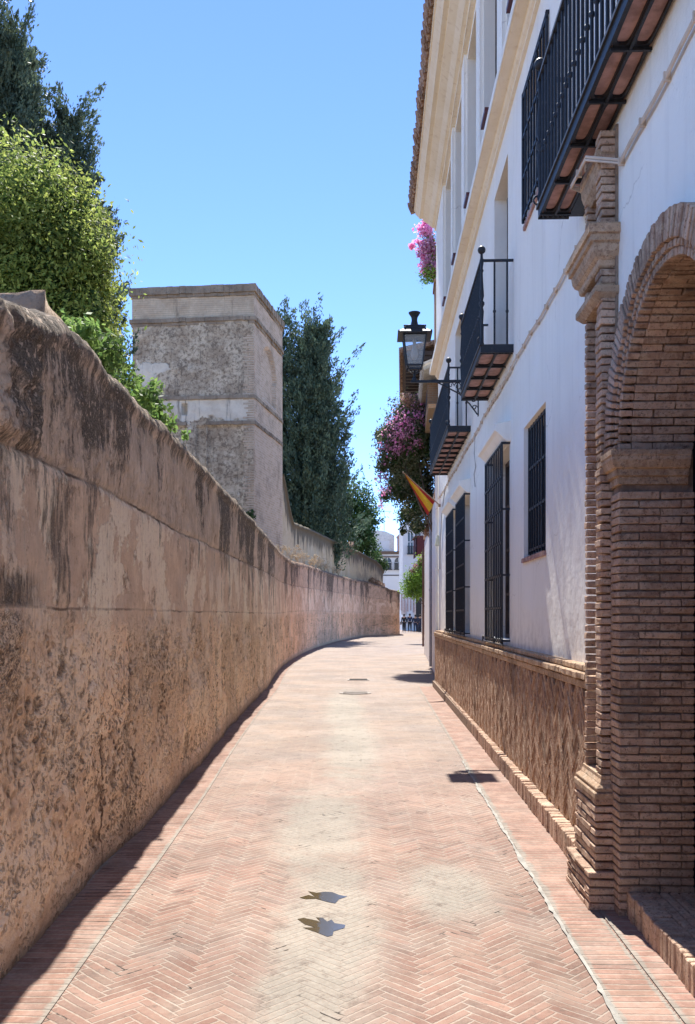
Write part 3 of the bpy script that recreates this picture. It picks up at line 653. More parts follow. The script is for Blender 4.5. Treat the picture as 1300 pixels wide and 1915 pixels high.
b.build('wall', MW, house)
# roof planes and tiles
b = MB(); b.add([(.86, UN-.3, 10.86), (.86, UE+.35, 10.86), (5.2, UE+.35, 12.3), (5.2, UN-.3, 12.3)], [(0, 3, 2, 1)])
b.add([(9.5, UN-.3, 10.86), (9.5, UE+.35, 10.86), (5.2, UE+.35, 12.3), (5.2, UN-.3, 12.3)], [(0, 1, 2, 3)])
b.add([(.86, UE+.3, 10.86), (9.5, UE+.3, 10.86), (5.2, UE+.3, 12.3)], [(0, 1, 2)]); roof = b.build('roof', MTILE, house)
b = MB(); sl = (12.3-10.86)/(5.2-.86); k = 0; u = UN
while u < UE+.4:
    for rr in range(2):
        v0 = .80+rr*.36; z0 = 10.90+rr*.36*sl+random.uniform(-.008, .008); du = random.uniform(-.012, .012); pts = []
        b.tube([(v0+random.uniform(-.02, .02), u+du, z0), (v0+.42, u+du, z0+.42*sl+.02)], [.098, .078], 8)
    b.tube([(.83, u+.105, z0-.36*sl-.055), (1.2, u+.105, z0-.02)], [.075, .09], 8)
    u += .21
b.build('eave_tiles', MTILE, roof)
# coved eave cornice
prof = [(WV+.02, 10.30), (1.36, 10.30), (1.36, 10.36), (1.30, 10.38), (1.22, 10.46), (1.10, 10.53), (1.10, 10.57), (1.02, 10.58), (.99, 10.62), (.93, 10.68), (.93, 10.74), (.90, 10.74), (.90, 10.84), (WV+.02, 10.84)]
b = MB(); b.prism(prof, lambda a, c, t_: (a, t_, c), UN, UE+.12); b.build('eave_cornice', MC, house)
# cornice between first and second floor
prof = [(WV+.02, 6.93), (WV-.035, 6.93), (WV-.035, 6.965), (WV-.06, 6.98), (WV-.075, 7.02), (1.27, 7.02), (1.27, 7.03), (1.255, 7.03), (1.255, 7.13), (WV+.02, 7.17)]
b = MB(); b.prism(prof, lambda a, c, t_: (a, t_, c), UN, UE+.06); b.build('cornice', MC, house)
b = MB(); b.box(1.249, 1.254, UN, UE+.065, 7.035, 7.135); b.build('cornice_fascia', MW, house)
# second floor blind piers
b = MB(); e = sorted(UP); gaps = [(e[i][1], e[i+1][0]) for i in range(len(e)-1)]+[(e[-1][1], UE)]
for (a, c) in gaps:
    b = MB(); b.box(WV-.05, WV+.01, a+.04, c-.04, 7.15, 10.32); b.build('pilaster_strip', MW, house)
def window(u0, u1, z0, z1, v=WV+.15, panes=2, rows=3, sill=None, door=False):
    wd = MB(); fw = .05
    wd.box(v, v+.05, u0, u0+fw, z0, z1); wd.box(v, v+.05, u1-fw, u1, z0, z1); wd.box(v, v+.05, u0+fw, u1-fw, z1-fw, z1); wd.box(v, v+.05, u0+fw, u1-fw, z0, z0+fw)
    wd.box(v, v+.05, (u0+u1)/2-.03, (u0+u1)/2+.03, z0+fw, z1-fw)
    for r in range(1, rows): zz = z0+(z1-z0)*r/rows; wd.box(v+.005, v+.045, u0+fw, u1-fw, zz-.015, zz+.015)
    w_ = wd.build('window' if not door else 'balcony_door', MWOOD, house)
    g = MB(); g.box(v+.02, v+.028, u0, u1, z0, z1); g.build('pane', MPANE, w_)
    return w_
def grille(win, u0, u1, z0, z1, v, wallv, nb, hz, proj=True, r=.008):
    g = MB()
    for i in range(nb+1):
        uu = u0+(u1-u0)*i/nb; rr = r*1.35 if i in (0, nb) else r
        g.tube([(v, uu, z0), (v, uu, z1)], rr, 6)
    for i, z in enumerate(hz):
        g.box(v-.008, v+.008, u0-.02, u1+.02, z-.012, z+.012)
        if proj and i % 2 == 0: g.box(v+.008, wallv, u0-.006, u0+.006, z-.01, z+.01); g.box(v+.008, wallv, u1-.006, u1+.006, z-.01, z+.01)
        for k in range(nb+1): uu = u0+(u1-u0)*k/nb; g.box(v-.012, v-.006, uu-.012, uu+.012, z-.016, z+.016)
    if proj:
        g.box(v-.01, wallv, u0-.012, u0+.012, z1-.012, z1+.012); g.box(v-.01, wallv, u1-.012, u1+.012, z1-.012, z1+.012); g.box(v-.008, v+.008, u0, u1, z1-.01, z1+.01)
    g.build('grille', MIR, win)
for (a, c) in GW:
    w_ = window(a, c, 1.33, 3.43, rows=4)
    grille(w_, a-.03, c+.03, 1.30, 3.43, 1.355, WV, 10, [1.33+.35*k for k in range(6)])
    s = MB()                                     # scroll feet
    for (uu, sg) in ((c+.16, 1), (a+.45, 1), (a-.03, -1)):
        pts = []
        for k in range(15): t_ = k/14*1.6*math.pi; rr = .055-.0025*k; pts.append((1.345, uu+sg*(.055-rr*math.cos(t_)), 1.30+rr*math.sin(t_)*1.1+.01))
        s.tube(pts, .008, 5)
    s.box(1.34, 1.352, a-.16, c+.2, 1.285, 1.295); s.build('scroll_feet', MIR, w_)
    h = MB(); pr = [(WV+.01, 3.44), (1.40, 3.44), (1.37, 3.46), (1.30, 3.53), (1.265, 3.55), (1.265, 3.62), (WV+.01, 3.66)]
    h.prism(pr, lambda p, q_, t_: (p, t_, q_), a-.10, c+.10); h.build('window_hood', MC if False else MW, w_, bevel=.006)
for W4, lab in ((SM, 0), (SM2, 1)):
    w_ = window(*W4, v=WV+.17); a, c, z0, z1 = W4
    vv = WV+.05 if lab == 0 else WV-.02
    grille(w_, a+.03 if lab == 0 else a-.02, c-.03 if lab == 0 else c+.02, z0+.04, z1-.02 if lab == 0 else z1+.02, vv, WV, 8, [z0+.08+(z1-z0-.1)*k/3 for k in range(4)], proj=bool(lab), r=.011)
    s = MB()
    for k in range(9): u_ = a-.02+k*(c-a+.04)/9; s.box(WV-.022, WV+.16, u_, u_+(c-a+.04)/9-.006, z0-.035, z0+.004, .002)
    s.build('sill', MTERR, w_)
for (a, c) in DOORS: window(a, c, 4.44, 6.58, rows=4, door=True)
window(3.6, 4.8, 4.44, 6.58, v=AV+.15, rows=4, door=True)
for (a, c) in UP:
    w_ = window(a, c, 7.45, 10.2, rows=4); s = MB(); s.box(WV-.17, WV+.1, a+.1, a+.5, 7.40, 7.448); s.build('sill', plain('oxblood_tile', (.10, .03, .03), .4), w_)

# ---- dado of herringbone relief bricks
DV = 1.385
d_ = MB(); d_.box(DV+.001, WV+.01, 5.2, UE-.03, 0, 1.13); dado = d_.build('dado', MORT, house)
b = MB(); L_, W_ = .225, .046; k2 = W_/math.sqrt(2); nn = 5; ru = int(16/(W_*1.0))
for ix in range(-10, 520):
    for iy in range(-520, 60):
        d0 = (ix-iy) % 10
        if d0 not in (0, 9): continue
        if d0 == 0: cx, cy = ix+2.5, iy+.5; ax = (1, 1)
        else: cx, cy = ix+.5, iy+2.5; ax = (-1, 1)
        # (p,q) -> (u,z): u=(p-q)*k, z=(p+q)*k
        uu = (cx-cy)*k2; zz = (cx+cy)*k2
        if not (5.15 < uu+5.0 < UE-.1 and .10 < zz < 1.16): continue
        uu += 5.0; di = Vector((0, ax[0], ax[1])).normalized() if d0 == 0 else Vector((0, -1, 1)).normalized(); pe = Vector((0, -di.z, di.y))
        pr = random.uniform(.020, .028)
        b.obox((DV+.01-pr/2, uu, zz), (pr/2+.01, 0, 0), di*(W_*nn/2-.0035), pe*(W_/2-.0040), .0015)
b.build('herringbone_brickwork', MBD, dado, bevel=.004)
b = MB(); b.box(1.36, WV+.01, UE-.08, UE, .02, 1.14); b.build('edge_course', MBR, dado)
b = MB(); u = 5.2
while u < UE:                                  # capping bricks
    l = .118; b.box(1.372+random.uniform(-.003, .003), WV+.02, u, u+l-.006, 1.235, 1.275, .0015)
    b.box(1.335+random.uniform(-.004, .004), WV+.02, u+.03, u+l+.024, 1.185, 1.229, .0025); u += l
u = 5.2
while u < UE: b.box(1.352, WV+.02, u, u+.235, 1.128, 1.178, .0015); u += .242
b.build('dado_cap', MSTONE, dado, bevel=.006)
b = MB(); u = 5.46
while u < UE:                                  # kerb of bricks on end
    vf = 1.27+(u-5.46)/15*.09; h_ = .155+random.uniform(-.006, .008); b.box(vf+random.uniform(-.006, .006), DV+.03, u, u+.048, 0, h_, .003); u += .0535
b.build('kerb_bricks', MBR, dado, bevel=.006)
b = MB(); b.box(1.31, DV+.03, 5.46, UE-.02, 0, .135); b.build('kerb_bed', MORT, dado)

# ---- brick archway with clustered pilaster
arch = empty('archway'); arch.parent = house
MBN = MBR
def courses(b, v0, v1, u0, u1, z0, z1, seed=0, pitch=.0435, h=.034, j=.0036, off=0.0, axis='v'):
    """brick courses filling the block; bricks .225 long along v (axis v) or u"""
    z = z0; k = 0
    while z+h < z1+.004:
        a0, a1 = (v0, v1) if axis == 'v' else (u0, u1); L = .222; a = a0-(0 if k % 2 else L/2); out = random.uniform(-.004, .003)
        while a < a1-.01:
            s0 = max(a, a0); s1 = min(a+L-.008, a1)
            if a1-s1 < .03: s1 = a1
            if s1-s0 > .02:
                jj = random.uniform(-.003, .003); hz_ = random.uniform(-.002, .002)
                if axis == 'v': b.box(s0, s1, u0+jj+out, u1, z, z+h+hz_, j)
                else: b.box(v0+jj+out, v1, s0, s1, z, z+h+hz_, j)
            a = s1+.008
        z += pitch; k += 1
core = MB()
core.box(1.312, 1.69, 4.872, 5.03, 0, AZ); core.box(1.325, WV, 5.03, 5.47, 0, 4.3); core.box(1.312, 1.69, AC*2-5.03, AC*2-4.872, 0, AZ)
core.build('mortar_core', MORT, arch)
j = MB(); courses(j, 1.297, 1.694, 4.857, 5.03, .0, 2.29); j.build('jamb', MBR, arch, bevel=.0035); j = MB()
courses(j, 1.297, 1.694, 3.27, AC*2-4.857, .0, 2.29); j.build('jamb', MBR, arch, bevel=.0035)
for (za, zb) in ((.68, 3.36), (3.43, 3.51), (3.76, 4.24)):
    p = MB(); p2 = MB(); p3 = MB(); z = za
    while z < zb:
        p.box(1.247+random.uniform(-.005, .004), 1.34, 5.04+random.uniform(-.003, .003), 5.16, z, z+.034+random.uniform(-.002, .002), .003)
        p2.box(1.255+random.uniform(-.005, .004), 1.34, 5.40+random.uniform(-.003, .003), 5.455, z, z+.034, .003)
        p3.box(1.305+random.uniform(-.002, .002), 1.36, 5.16, 5.40, z, z+.034, .0015); z += .0435
    for q_, nm in ((p, 'shaft'), (p2, 'shaft'), (p3, 'shaft_recess')): q_.build(nm, MBR, arch, bevel=.0035)
p = MB()
# pedestal
courses(p, 1.205, 1.33, 4.99, 5.49, .22, .60, axis='u'); courses(p, 1.160, 1.33, 4.96, 5.52, 0, .22, axis='u', j=.005)
p.build('pedestal', MBR, arch, bevel=.0035)
m = MB()
def mould(b, prof, u0, u1, vb, du):   # prof (projection, z): block mitred round both ends
    for (p0, za), (p1, zb) in zip(prof[:-1], prof[1:]):
        vs = []
        for (pp, z) in ((p0, za), (p1, zb)): vs += [(vb-pp, u0-pp*du, z), (vb-pp, u1+pp*du, z), (1.44, u1+pp*du, z), (1.44, u0-pp*du, z)]
        b.add(vs, [(0, 3, 2, 1), (4, 5, 6, 7), (0, 1, 5, 4), (1, 2, 6, 5), (2, 3, 7, 6), (3, 0, 4, 7)])
mould(m, [(.045, .60), (.045, .63), (.03, .635), (.035, .655), (.01, .675), (0, .70), (0, .72)], 5.03, 5.47, 1.245, 1)
m.build('pedestal_moulding', MSTONE, arch, bevel=.004); m = MB()
mould(m, [(0, 3.34), (.015, 3.355), (.035, 3.375), (.035, 3.41), (.005, 3.413), (.005, 3.44)], 5.05, 5.47, 1.245, 1)
m.build('necking', MSTONE, arch, bevel=.004); m = MB()
mould(m, [(0, 3.52), (.008, 3.53), (.012, 3.56), (.03, 3.575), (.042, 3.60), (.048, 3.64), (.05, 3.645), (.062, 3.65), (.062, 3.685), (.075, 3.69), (.075, 3.735), (.07, 3.745), (.0, 3.748)], 5.06, 5.52, 1.245, 1)
m.build('capital', MSTONE, arch, bevel=.004); m = MB()
mould(m, [(0, 4.0), (.012, 4.015), (.03, 4.04), (.04, 4.08), (.042, 4.12), (.05, 4.13), (.05, 4.17), (.0, 4.172)], 5.10, 5.42, 1.275, 1)
m.build('capital', MSTONE, arch, bevel=.004)
for sgn in (1, -1):                             # imposts
    im = MB()
    pr = [(0, 2.295), (0, 2.335), (.014, 2.34), (.014, 2.375), (.03, 2.38), (.045, 2.42), (.045, 2.44), (.05, 2.443), (.05, 2.472)]
    for (p0, za), (p1, zb) in zip(pr[:-1], pr[1:]):
        vs = []
        for (pp, z) in ((p0, za), (p1, zb)):
            ua, ub = (4.855-pp, 5.03) if sgn == 1 else (3.27, 3.445+pp)
            vs += [(1.292-pp, ua, z), (1.66, ua, z), (1.66, ub, z), (1.292-pp, ub, z)]
        im.add(vs, [(3, 2, 1, 0), (4, 5, 6, 7), (0, 1, 5, 4), (1, 2, 6, 5), (2, 3, 7, 6), (3, 0, 4, 7)])
    im.build('impost', MSTONE, arch, bevel=.003)
ring = MB(); N_ = 64
def vouss(b, r0, r1, v0, v1, th0, th1, g=.006, j=.003):
    vs = []
    for v in (v0, v1):
        for (r, t_) in ((r0, th0+g/r0), (r1, th0+g/r1), (r1, th1-g/r1), (r0, th1-g/r0)):
            vs.append((v+random.uniform(-j, j), AC+r*math.cos(t_)+random.uniform(-j, j), AZ+r*math.sin(t_)+random.uniform(-j, j)))
    b.add(vs, [(0, 1, 2, 3), (7, 6, 5, 4), (0, 4, 5, 1), (1, 5, 6, 2), (2, 6, 7, 3), (3, 7, 4, 0)])
for i in range(N_):
    t0, t1 = math.pi*i/N_, math.pi*(i+1)/N_; o_ = random.uniform(-.004, .004)
    vouss(ring, .775, .905, 1.265+o_, 1.35, t0, t1)
    vouss(ring, .742, .773, 1.285+o_, 1.35, t0, t1)
for i in range(52):
    t0, t1 = math.pi*i/52, math.pi*(i+1)/52; vouss(ring, .705, .739, 1.297, 1.36, t0, t1)
    st = 0 if i % 2 else -.11; v = 1.362+st
    while v < 1.69:
        a, c = max(v, 1.362), min(v+.215, 1.694)
        if c-a > .03: vouss(ring, .705+random.uniform(-.005, .005), .78, a, c, t0, t1, .0028)
        v += .222
ring.build('arch_ring', MBR, arch, bevel=.003)
b = MB()
for i in range(60):
    t0, t1 = math.pi*i/60, math.pi*(i+1)/60
    b.add([(v, AC+r*math.cos(t), AZ+r*math.sin(t)) for (v, r) in ((1.36, .73), (1.69, .73), (1.342, .90), (1.31, .90), (1.31, .73)) for t in (t0, t1)], [(0, 1, 3, 2), (4, 5, 7, 6), (6, 7, 9, 8)])
b.build('mortar_lining', MORT, arch)
dr = MB(); dr.box(1.70, 1.76, AC-.9, AC+.9, .14, 3.5); door = dr.build('entrance_door', plain('dark_blue_paint', (.018, .024, .04), .45), arch)
dr = MB()
for s_ in (-1, 1):
    for z0, z1 in ((.35, 1.1), (1.25, 2.2), (2.35, 2.9)): dr.box(1.685, 1.70, AC+s_*.33-.24, AC+s_*.33+.24, z0, z1)
dr.build('panel', plain('dark_blue_panel', (.014, .02, .034), .4), door, bevel=.008)
st = MB(); st.box(1.365, 1.75, 2.9, 4.855, 0, .125); step = st.build('doorstep', MORT, house)
st = MB(); u = 2.9
while u < 4.84: st.box(1.335+random.uniform(-.005, .005), 1.45, u, u+.046, .0, .137+random.uniform(-.004, .004), .003); u += .052
v = 1.455
while v < 1.68:
    u = 2.9
    while u < 4.8: st.box(v, v+.045, u, min(u+.225, 4.85), .1, .137, .0015); u += .232
    v += .0515
st.build('step_bricks', MBR, step, bevel=.005)

# ---- balconies
MSOF = MTERR
def balcony(u0, u1, vo, z, wallv=WV, near_end=True, pitch=.455):
    bal = MB(); t_ = .05
    bal.box(vo, vo+.012, u0, u1, z, z+.07); bal.box(vo+.012, wallv, u0, u0+.012, z, z+.075); bal.box(vo+.012, wallv, u1-.012, u1, z, z+.075)
    bal.box(vo-.012, vo, u0-.012, u1+.012, z+.062, z+.08)
    root = bal.build('balcony', MIR, house)
    s = MB(); s.box(vo+.014, wallv, u0+.014, u1-.014, z+.022, z+.06); s.build('tiled_floor', MSOF, root)
    g = MB(); L = u1-u0-.16; nr = max(2, round(L/pitch)); cu = L/nr; cv = (wallv-vo-.02)/2
    for i in range(nr):
        for k in range(2):
            cx = vo+.012+cv*(k+.5); cy = u0+.08+cu*(i+.5); N = 28; o = []; inn = []
            for q in range(N):
                a = 2*math.pi*q/N; ca, sa = math.cos(a), math.sin(a); m_ = 1/max(abs(ca), abs(sa))
                e = (abs(ca)**5+abs(sa)**5)**(-1/5.); nib = 1-.10*math.exp(-((abs(abs(ca)-abs(sa)))/.09)**2)
                o.append((cx+ca*m_*cv/2, cy+sa*m_*cu/2)); inn.append((cx+ca*e*nib*(cv/2-.013), cy+sa*e*nib*(cu/2-.02)))
            vs = [(x, y, z+.004) for x, y in o]+[(x, y, z+.004) for x, y in inn]+[(x, y, z+.022) for x, y in inn]
            g.add(vs, [(q, (q+1) % N, N+(q+1) % N, N+q) for q in range(N)]+[(N+q, N+(q+1) % N, 2*N+(q+1) % N, 2*N+q) for q in range(N)])
        if i: g.box(vo+.01, wallv, u0+.08+cu*i-.008, u0+.08+cu*i+.008, z-.014, z+.003)
    g.box((vo+wallv)/2-.007, (vo+wallv)/2+.007, u0+.08, u1-.08, z-.012, z+.002)
    for ue in (u0, u1-.08):
        g.box(vo, wallv, ue, ue+.012, z-.01, z+.004); g.box(vo, wallv, ue+.068, ue+.08, z-.008, z+.004)
        for k in range(5):
            c = (vo+.03+k*(wallv-vo-.06)/4.4+.012, ue+.04); pts = [(c[0]+.026*math.cos(t)*(1-t/9), c[1]+.026*math.sin(t)*(1-t/9), z-.002) for t in [x*.45 for x in range(14)]]
            g.tube(pts, .006, 5)
    g.build('soffit_ironwork', MIR, root)
    r = MB(); zt = z+.95; zb = z+.08
    r.box(vo-.006, vo+.036, u0, u1, zt-.014, zt+.008); r.box(vo+.036, wallv, u0, u0+.03, zt-.014, zt+.006); r.box(vo+.036, wallv, u1-.03, u1, zt-.014, zt+.006)
    nb = int((u1-u0)/.105)
    def bar(x, y):
        r.tube([(x, y, zb), (x, y, zt)], .0105, 6); r.lathe((x, y, z+.42), [(.009, -.02), (.016, -.008), (.016, .008), (.009, .02)], 8)
    for i in range(1, nb): bar(vo+.014, u0+(u1-u0)*i/nb)
    for i in range(1, 3):
        for ue in (u0+.015, u1-.015): bar(vo+.014+(wallv-vo)*i/2.6, ue)
    r.build('railing', MIR, root)
    for ue in (u0+.012, u1-.012):
        c = MB(); c.lathe((vo+.012, ue, z+.06), [(.026, 0), (.026, .03), (.014, .045), (.022, .08), (.013, .12), (.017, .25), (.024, .36), (.014, .40), (.03, .43), (.03, .45), (.014, .47), (.025, .52), (.017, .66), (.012, .76), (.022, .78), (.012, .80), (.02, .86), (.014, .92), (.012, .96)], 12)
        c.ball((vo+.012, ue, z+1.055), .042, 12); c.build('corner_post', MIR, root, smooth=True)
        sc_ = MB(); sg = 1 if ue > (u0+u1)/2 else -1
        pts = [(vo-.002-.03*math.sin(t), ue, z+.12+.0-.03*(1-math.cos(t))+.03) for t in [x*.35 for x in range(10)]]; sc_.tube(pts, .007, 5); sc_.build('scroll', MIR, root)
    return root
balcony(3.0, 6.31, 1.13, 4.34, AV, pitch=.47)
balcony(9.44, 11.57, 1.10, 4.33); balcony(13.62, 17.9, 1.10, 4.36)
b = MB(); b.box(AV, WV-.001, 5.26, 6.31, 4.35, 4.41); b.build('balcony_infill', MIR, house)

# cable clipped along the facade
c = MB(); pts = []
for k in range(90):
    u = 3.2+k*.19; vw = AV if u < 5.0 else WV
    if 4.95 < u < 5.55: vw = 1.20
    pts.append((vw-.02, u, (4.05 if u < 5 else 4.17)+.012*math.sin(u*2.3)+.008*math.sin(u*7)))
c.tube(pts, .0085, 6); c.tube([(p[0]-.002, p[1], p[2]-.017) for p in pts], .007, 5)
for k in range(3, 88, 2): p = pts[k]; c.box(p[0]-.014, p[0]+.02, p[1]-.006, p[1]+.006, p[2]-.030, p[2]+.014)
o = c.build('wall_cable', plain('cream_cable', (.62, .52, .42), .7)); o.rotation_euler = (0, 0, HA)
tag(o, 'cream painted cables clipped along the white house wall just below the balconies', 'cable')
c = MB()
for (v_, u_) in ((1.425, 12.9),):
    c.tube([(v_, u_, 4.14), (v_-.01, u_+.02, 3.9), (v_+.005, u_-.03, 3.7), (v_-.012, u_+.02, 3.6), (v_, u_, 3.42)], .009, 5)
o = c.build('hanging_cable', plain('pale_cable', (.45, .43, .42), .6)); o.rotation_euler = (0, 0, HA); tag(o, 'pale cable dangling on the white wall between the two farther balconies', 'cable'); c = MB()
c.tube([(1.42, 18.2, 4.16), (1.41, 18.6, 3.95), (1.42, 19.2, 3.7), (1.42, 19.6, 3.2), (1.42, 19.7, 2.6)], .012, 5)
o = c.build('hanging_cable', plain('grey_cable', (.35, .34, .34), .6)); o.rotation_euler = (0, 0, HA); tag(o, 'grey cable running down the white wall beyond the farthest balcony', 'cable')

# ---- street lantern on a scroll bracket
lan = empty('street_lamp', (*hl(.556, 12.6), 4.853), HA, label='black four-sided wall lantern on a scrolled iron bracket, above the far balcony', cat='lamp')
b = MB()
for (sx, sy) in ((-1, -1), (1, -1), (1, 1), (-1, 1)):
    b.tube([(sx*.105, sy*.105, .19), (sx*.155, sy*.155, .60)], .011, 5); b.tube([(sx*.03, sy*.03, .10), (sx*.10, sy*.10, .18)], .010, 5)
for z, r in ((.19, .105), (.60, .155), (.145, .075)):
    for s_ in (-1, 1): b.box(-r, r, s_*r-.009, s_*r+.009, z-.011, z+.011); b.box(s_*r-.009, s_*r+.009, -r, r, z-.011, z+.011)
b.lathe((0, 0, 0), [(.03, -.02), (.03, .02), (.015, .05), (.022, .09), (.05, .10), (.03, .13)], 10); b.build('frame', MIR, lan)
b = MB(); b.lathe((0, 0, 0), [(.103, .195), (.152, .595)], 4, sq=True); b.f = b.f[:4]; b.mi = b.mi[:4]; b.build('glass', m_glass(), lan)
b = MB(); b.lathe((0, 0, 0), [(.235, .60), (.235, .615), (.15, .675), (.15, .70), (.13, .71), (.13, .73), (.06, .755)], 4, sq=True)
for (sx, sy) in ((-1, -1), (1, -1), (1, 1), (-1, 1)): b.ball((sx*.142, sy*.142, .715), .014, 6); b.ball((sx*.22, sy*.22, .625), .014, 6)
b.build('roof', MIR, lan)
b = MB(); b.lathe((0, 0, 0), [(.062, .75), (.05, .78), (.04, .83), (.045, .87), (.07, .91), (.083, .93), (.083, .937), (.07, .937)], 16); b.build('chimney', MIR, lan, smooth=False)
b = MB(); b.lathe((0, 0, 0), [(.02, .58), (.025, .46), (.04, .42), (.05, .36), (.038, .30), (.01, .275)], 12); b.build('bulb', plain('frosted_glass', (.42, .40, .38), .4), lan, smooth=True)
b = MB(); b.box(-.05, .884, -.018, .018, -.034, .0); b.box(.872, .884, -.03, .03, -.5, .05)
b.tube([(.30, 0, -.02), (.45, 0, -.10), (.62, 0, -.19), (.76, 0, -.33), (.87, 0, -.48)], .010, 6)
for (cx, cz, r, s_) in ((.50, -.065, .04, 1), (.60, -.085, .055, -1), (.72, -.09, .06, 1), (.72, -.215, .05, -1), (.82, -.14, .045, -1), (.82, -.27, .05, 1), (.83, -.38, .035, 1)):
    pts = [(cx+s_*r*(1-t/11)*math.cos(t), 0, cz+r*(1-t/11)*math.sin(t)) for t in [x*.5 for x in range(16)]]; b.tube(pts, .0075, 5)
b.build('bracket', MIR, lan)

# ---- flag
def cloth_flag():
    f = empty('flag', (*hl(1.44, 19.8), 3.98), HA, label='red and yellow flag drooping from a slanted pole by the far balcony', cat='flag')
    b = MB(); b.tube([(0, 0, 0), (-.80, 0, .72)], .012, 8); b.ball((-.81, 0, .73), .02); b.lathe((-.02, 0, -.02), [(.03, 0), (.03, .06)], 8); b.build('pole', plain('pole_wood', (.30, .20, .12), .5), f)
    b = MB(); nu, nv = 22, 12; V = []
    for i in range(nu+1):
        for j_ in range(nv+1):
            a = i/nu; c = j_/nv; wd = .30*(1-a)**.9+.02          # hangs in folds from the pole, narrowing to the tip
            px, pz = -.12-.66*a, .11+.60*a
            V.append((px-.16*c*(1-a), .05*math.sin(c*9+a*3)*(1-a*.6), pz-wd*c))
    F = []; mi = []
    for i in range(nu):
        for j_ in range(nv):
            F.append((i*(nv+1)+j_, (i+1)*(nv+1)+j_, (i+1)*(nv+1)+j_+1, i*(nv+1)+j_+1)); mi.append(0 if (j_ < 3 or j_ >= 9) else 1)
    b.add(V, F); b.mi = mi; red, yel = plain('red_cloth', (.50, .045, .03), .8), plain('yellow_cloth', (.72, .42, .03), .8)
    b.build('cloth', [red, yel], f, smooth=True)
cloth_flag()

# ================================================================== NEIGHBOUR: low white wall, brick house
MW2 = plain('white_limewash', (.76, .73, .71), .9, .1, nz=.06, ns=1.5, bump=.006)
b = MB()
pa, pb = (2.12, 20.62), (3.24, 38.3); dx, dy = pb[0]-pa[0], pb[1]-pa[1]; l = math.hypot(dx, dy); nx_, ny_ = dy/l, -dx/l
b.add([(pa[0], pa[1], 0), (pb[0], pb[1], 0), (pb[0]+nx_*.5, pb[1]+ny_*.5, 0), (pa[0]+nx_*.5, pa[1]+ny_*.5, 0)]+[(pa[0], pa[1], 4.85), (pb[0], pb[1], 4.7), (pb[0]+nx_*.5, pb[1]+ny_*.5, 4.7), (pa[0]+nx_*.5, pa[1]+ny_*.5, 4.85)], [(0, 1, 5, 4), (1, 2, 6, 5), (2, 3, 7, 6), (3, 0, 4, 7), (4, 5, 6, 7)])
lw = b.build('courtyard_wall', MW2, bevel=.02); tag(lw, 'tall plain white courtyard wall under the bougainvillea beyond the white house', 'wall')
b = MB()
for k in range(37): f0, f1 = k/37, (k+.96)/37; b.add([(pa[0]+dx*f-nx_*o, pa[1]+dy*f-ny_*o, z) for f in (f0, f1) for (o, z) in ((.04, 4.8), (.04, 4.9), (-.55, 4.9), (-.55, 4.8))], [(0, 1, 2, 3), (7, 6, 5, 4), (0, 4, 5, 1), (1, 5, 6, 2), (0, 3, 7, 4)])
b.build('coping', MBR, lw)
def pipe(name, x, y, z0, z1, r, mat, label, cat, bracket=True):
    b = MB(); b.tube([(0, 0, z0), (0, 0, z1)], r, 10)
    for z in (z0+.3, (z0+z1)/2, z1-.3): b.lathe((0, 0, z), [(r*1.25, -.02), (r*1.25, .02)], 10)
    o = b.build(name, mat); o.location = (x, y, 0); tag(o, label, cat); return o
pipe('downpipe', *hl(1.40, 20.42), .05, 5.2, .035, MW, 'white downpipe on the far corner of the white house', 'pipe')
pipe('downpipe', 2.52, 27.6, .05, 4.7, .04, plain('grey_pipe', (.30, .29, .31), .6), 'dark grey downpipe on the courtyard wall', 'pipe')
pipe('downpipe', 3.17, 38.1, .3, 4.4, .04, plain('rust_pipe', (.16, .08, .06), .6), 'rust brown downpipe at the far end of the courtyard wall', 'pipe')
b = MB(); b.box(-.07, .0, -.05, .05, 0, .16); b.prism([(-.10, .0), (0, .0), (0, .22), (-.05, .22)], lambda a, c, t_: (a, t_, c), -.06, .06); o = b.build('wall_light', plain('cream_lamp', (.75, .72, .5), .4)); o.location = (*hl(1.44, 20.2), 3.15); o.rotation_euler = (0, 0, HA); tag(o, 'small cream wall light at the far corner of the white house', 'light')
MBH = m_brickwall('brick_house_wall', (.36, .22, .13), (.27, .16, .10), (.32, .26, .19), .24, .06)
bh = empty('brick_house', (2.35, 23, 0), -.06, label='brown brick house with deep dark eaves rising behind the courtyard wall', cat='house')
b = MB(); b.box(0, 5, 0, 4.2, 0, 7.8); b.box(.25, 5, 4.2, 11, 0, 9.3); b.build('wall', MBH, bh)
b = MB(); b.box(.0, .55, 3.6, 4.6, 7.8, 11.35); b.box(-.04, .59, 3.56, 4.64, 11.35, 11.45); b.build('pillar', MBH, bh, bevel=.01)
b = MB(); b.box(-.95, 5.2, 4.3, 11.2, 9.42, 9.55); b.box(-.9, 5.2, 4.35, 11.2, 9.3, 9.419)
rf = b.build('roof', MWOOD, bh)
b = MB(); 
for k in range(32): b.tube([(-1.05, 4.4+k*.215, 9.60), (.6, 4.4+k*.215, 9.95)], .095, 7)
b.build('roof_tiles', MTILE, rf)
b = MB(); 
for k in range(17): b.box(-.85, .25, 4.5+k*.4, 4.58+k*.4, 9.18, 9.30)
b.build('rafters', MWOOD, rf)
b = MB(); b.prism([(-.42, 7.75), (.6, 8.15), (.6, 8.25), (-.46, 7.84)], lambda a, c, t_: (a, t_, c), -.25, 3.5); pr = b.build('porch_roof', MCEM, bh)
b = MB()
for k in range(17): b.tube([(-.48, -.18+k*.215, 7.86), (.6, -.18+k*.215, 8.28)], .09, 7)
b.build('porch_tiles', plain('lichen_tile', (.42, .38, .31), .9, nz=.35, ns=9), pr)
b = MB(); b.box(-.30, -.001, 1.0, 3.4, 6.9, 7.8)
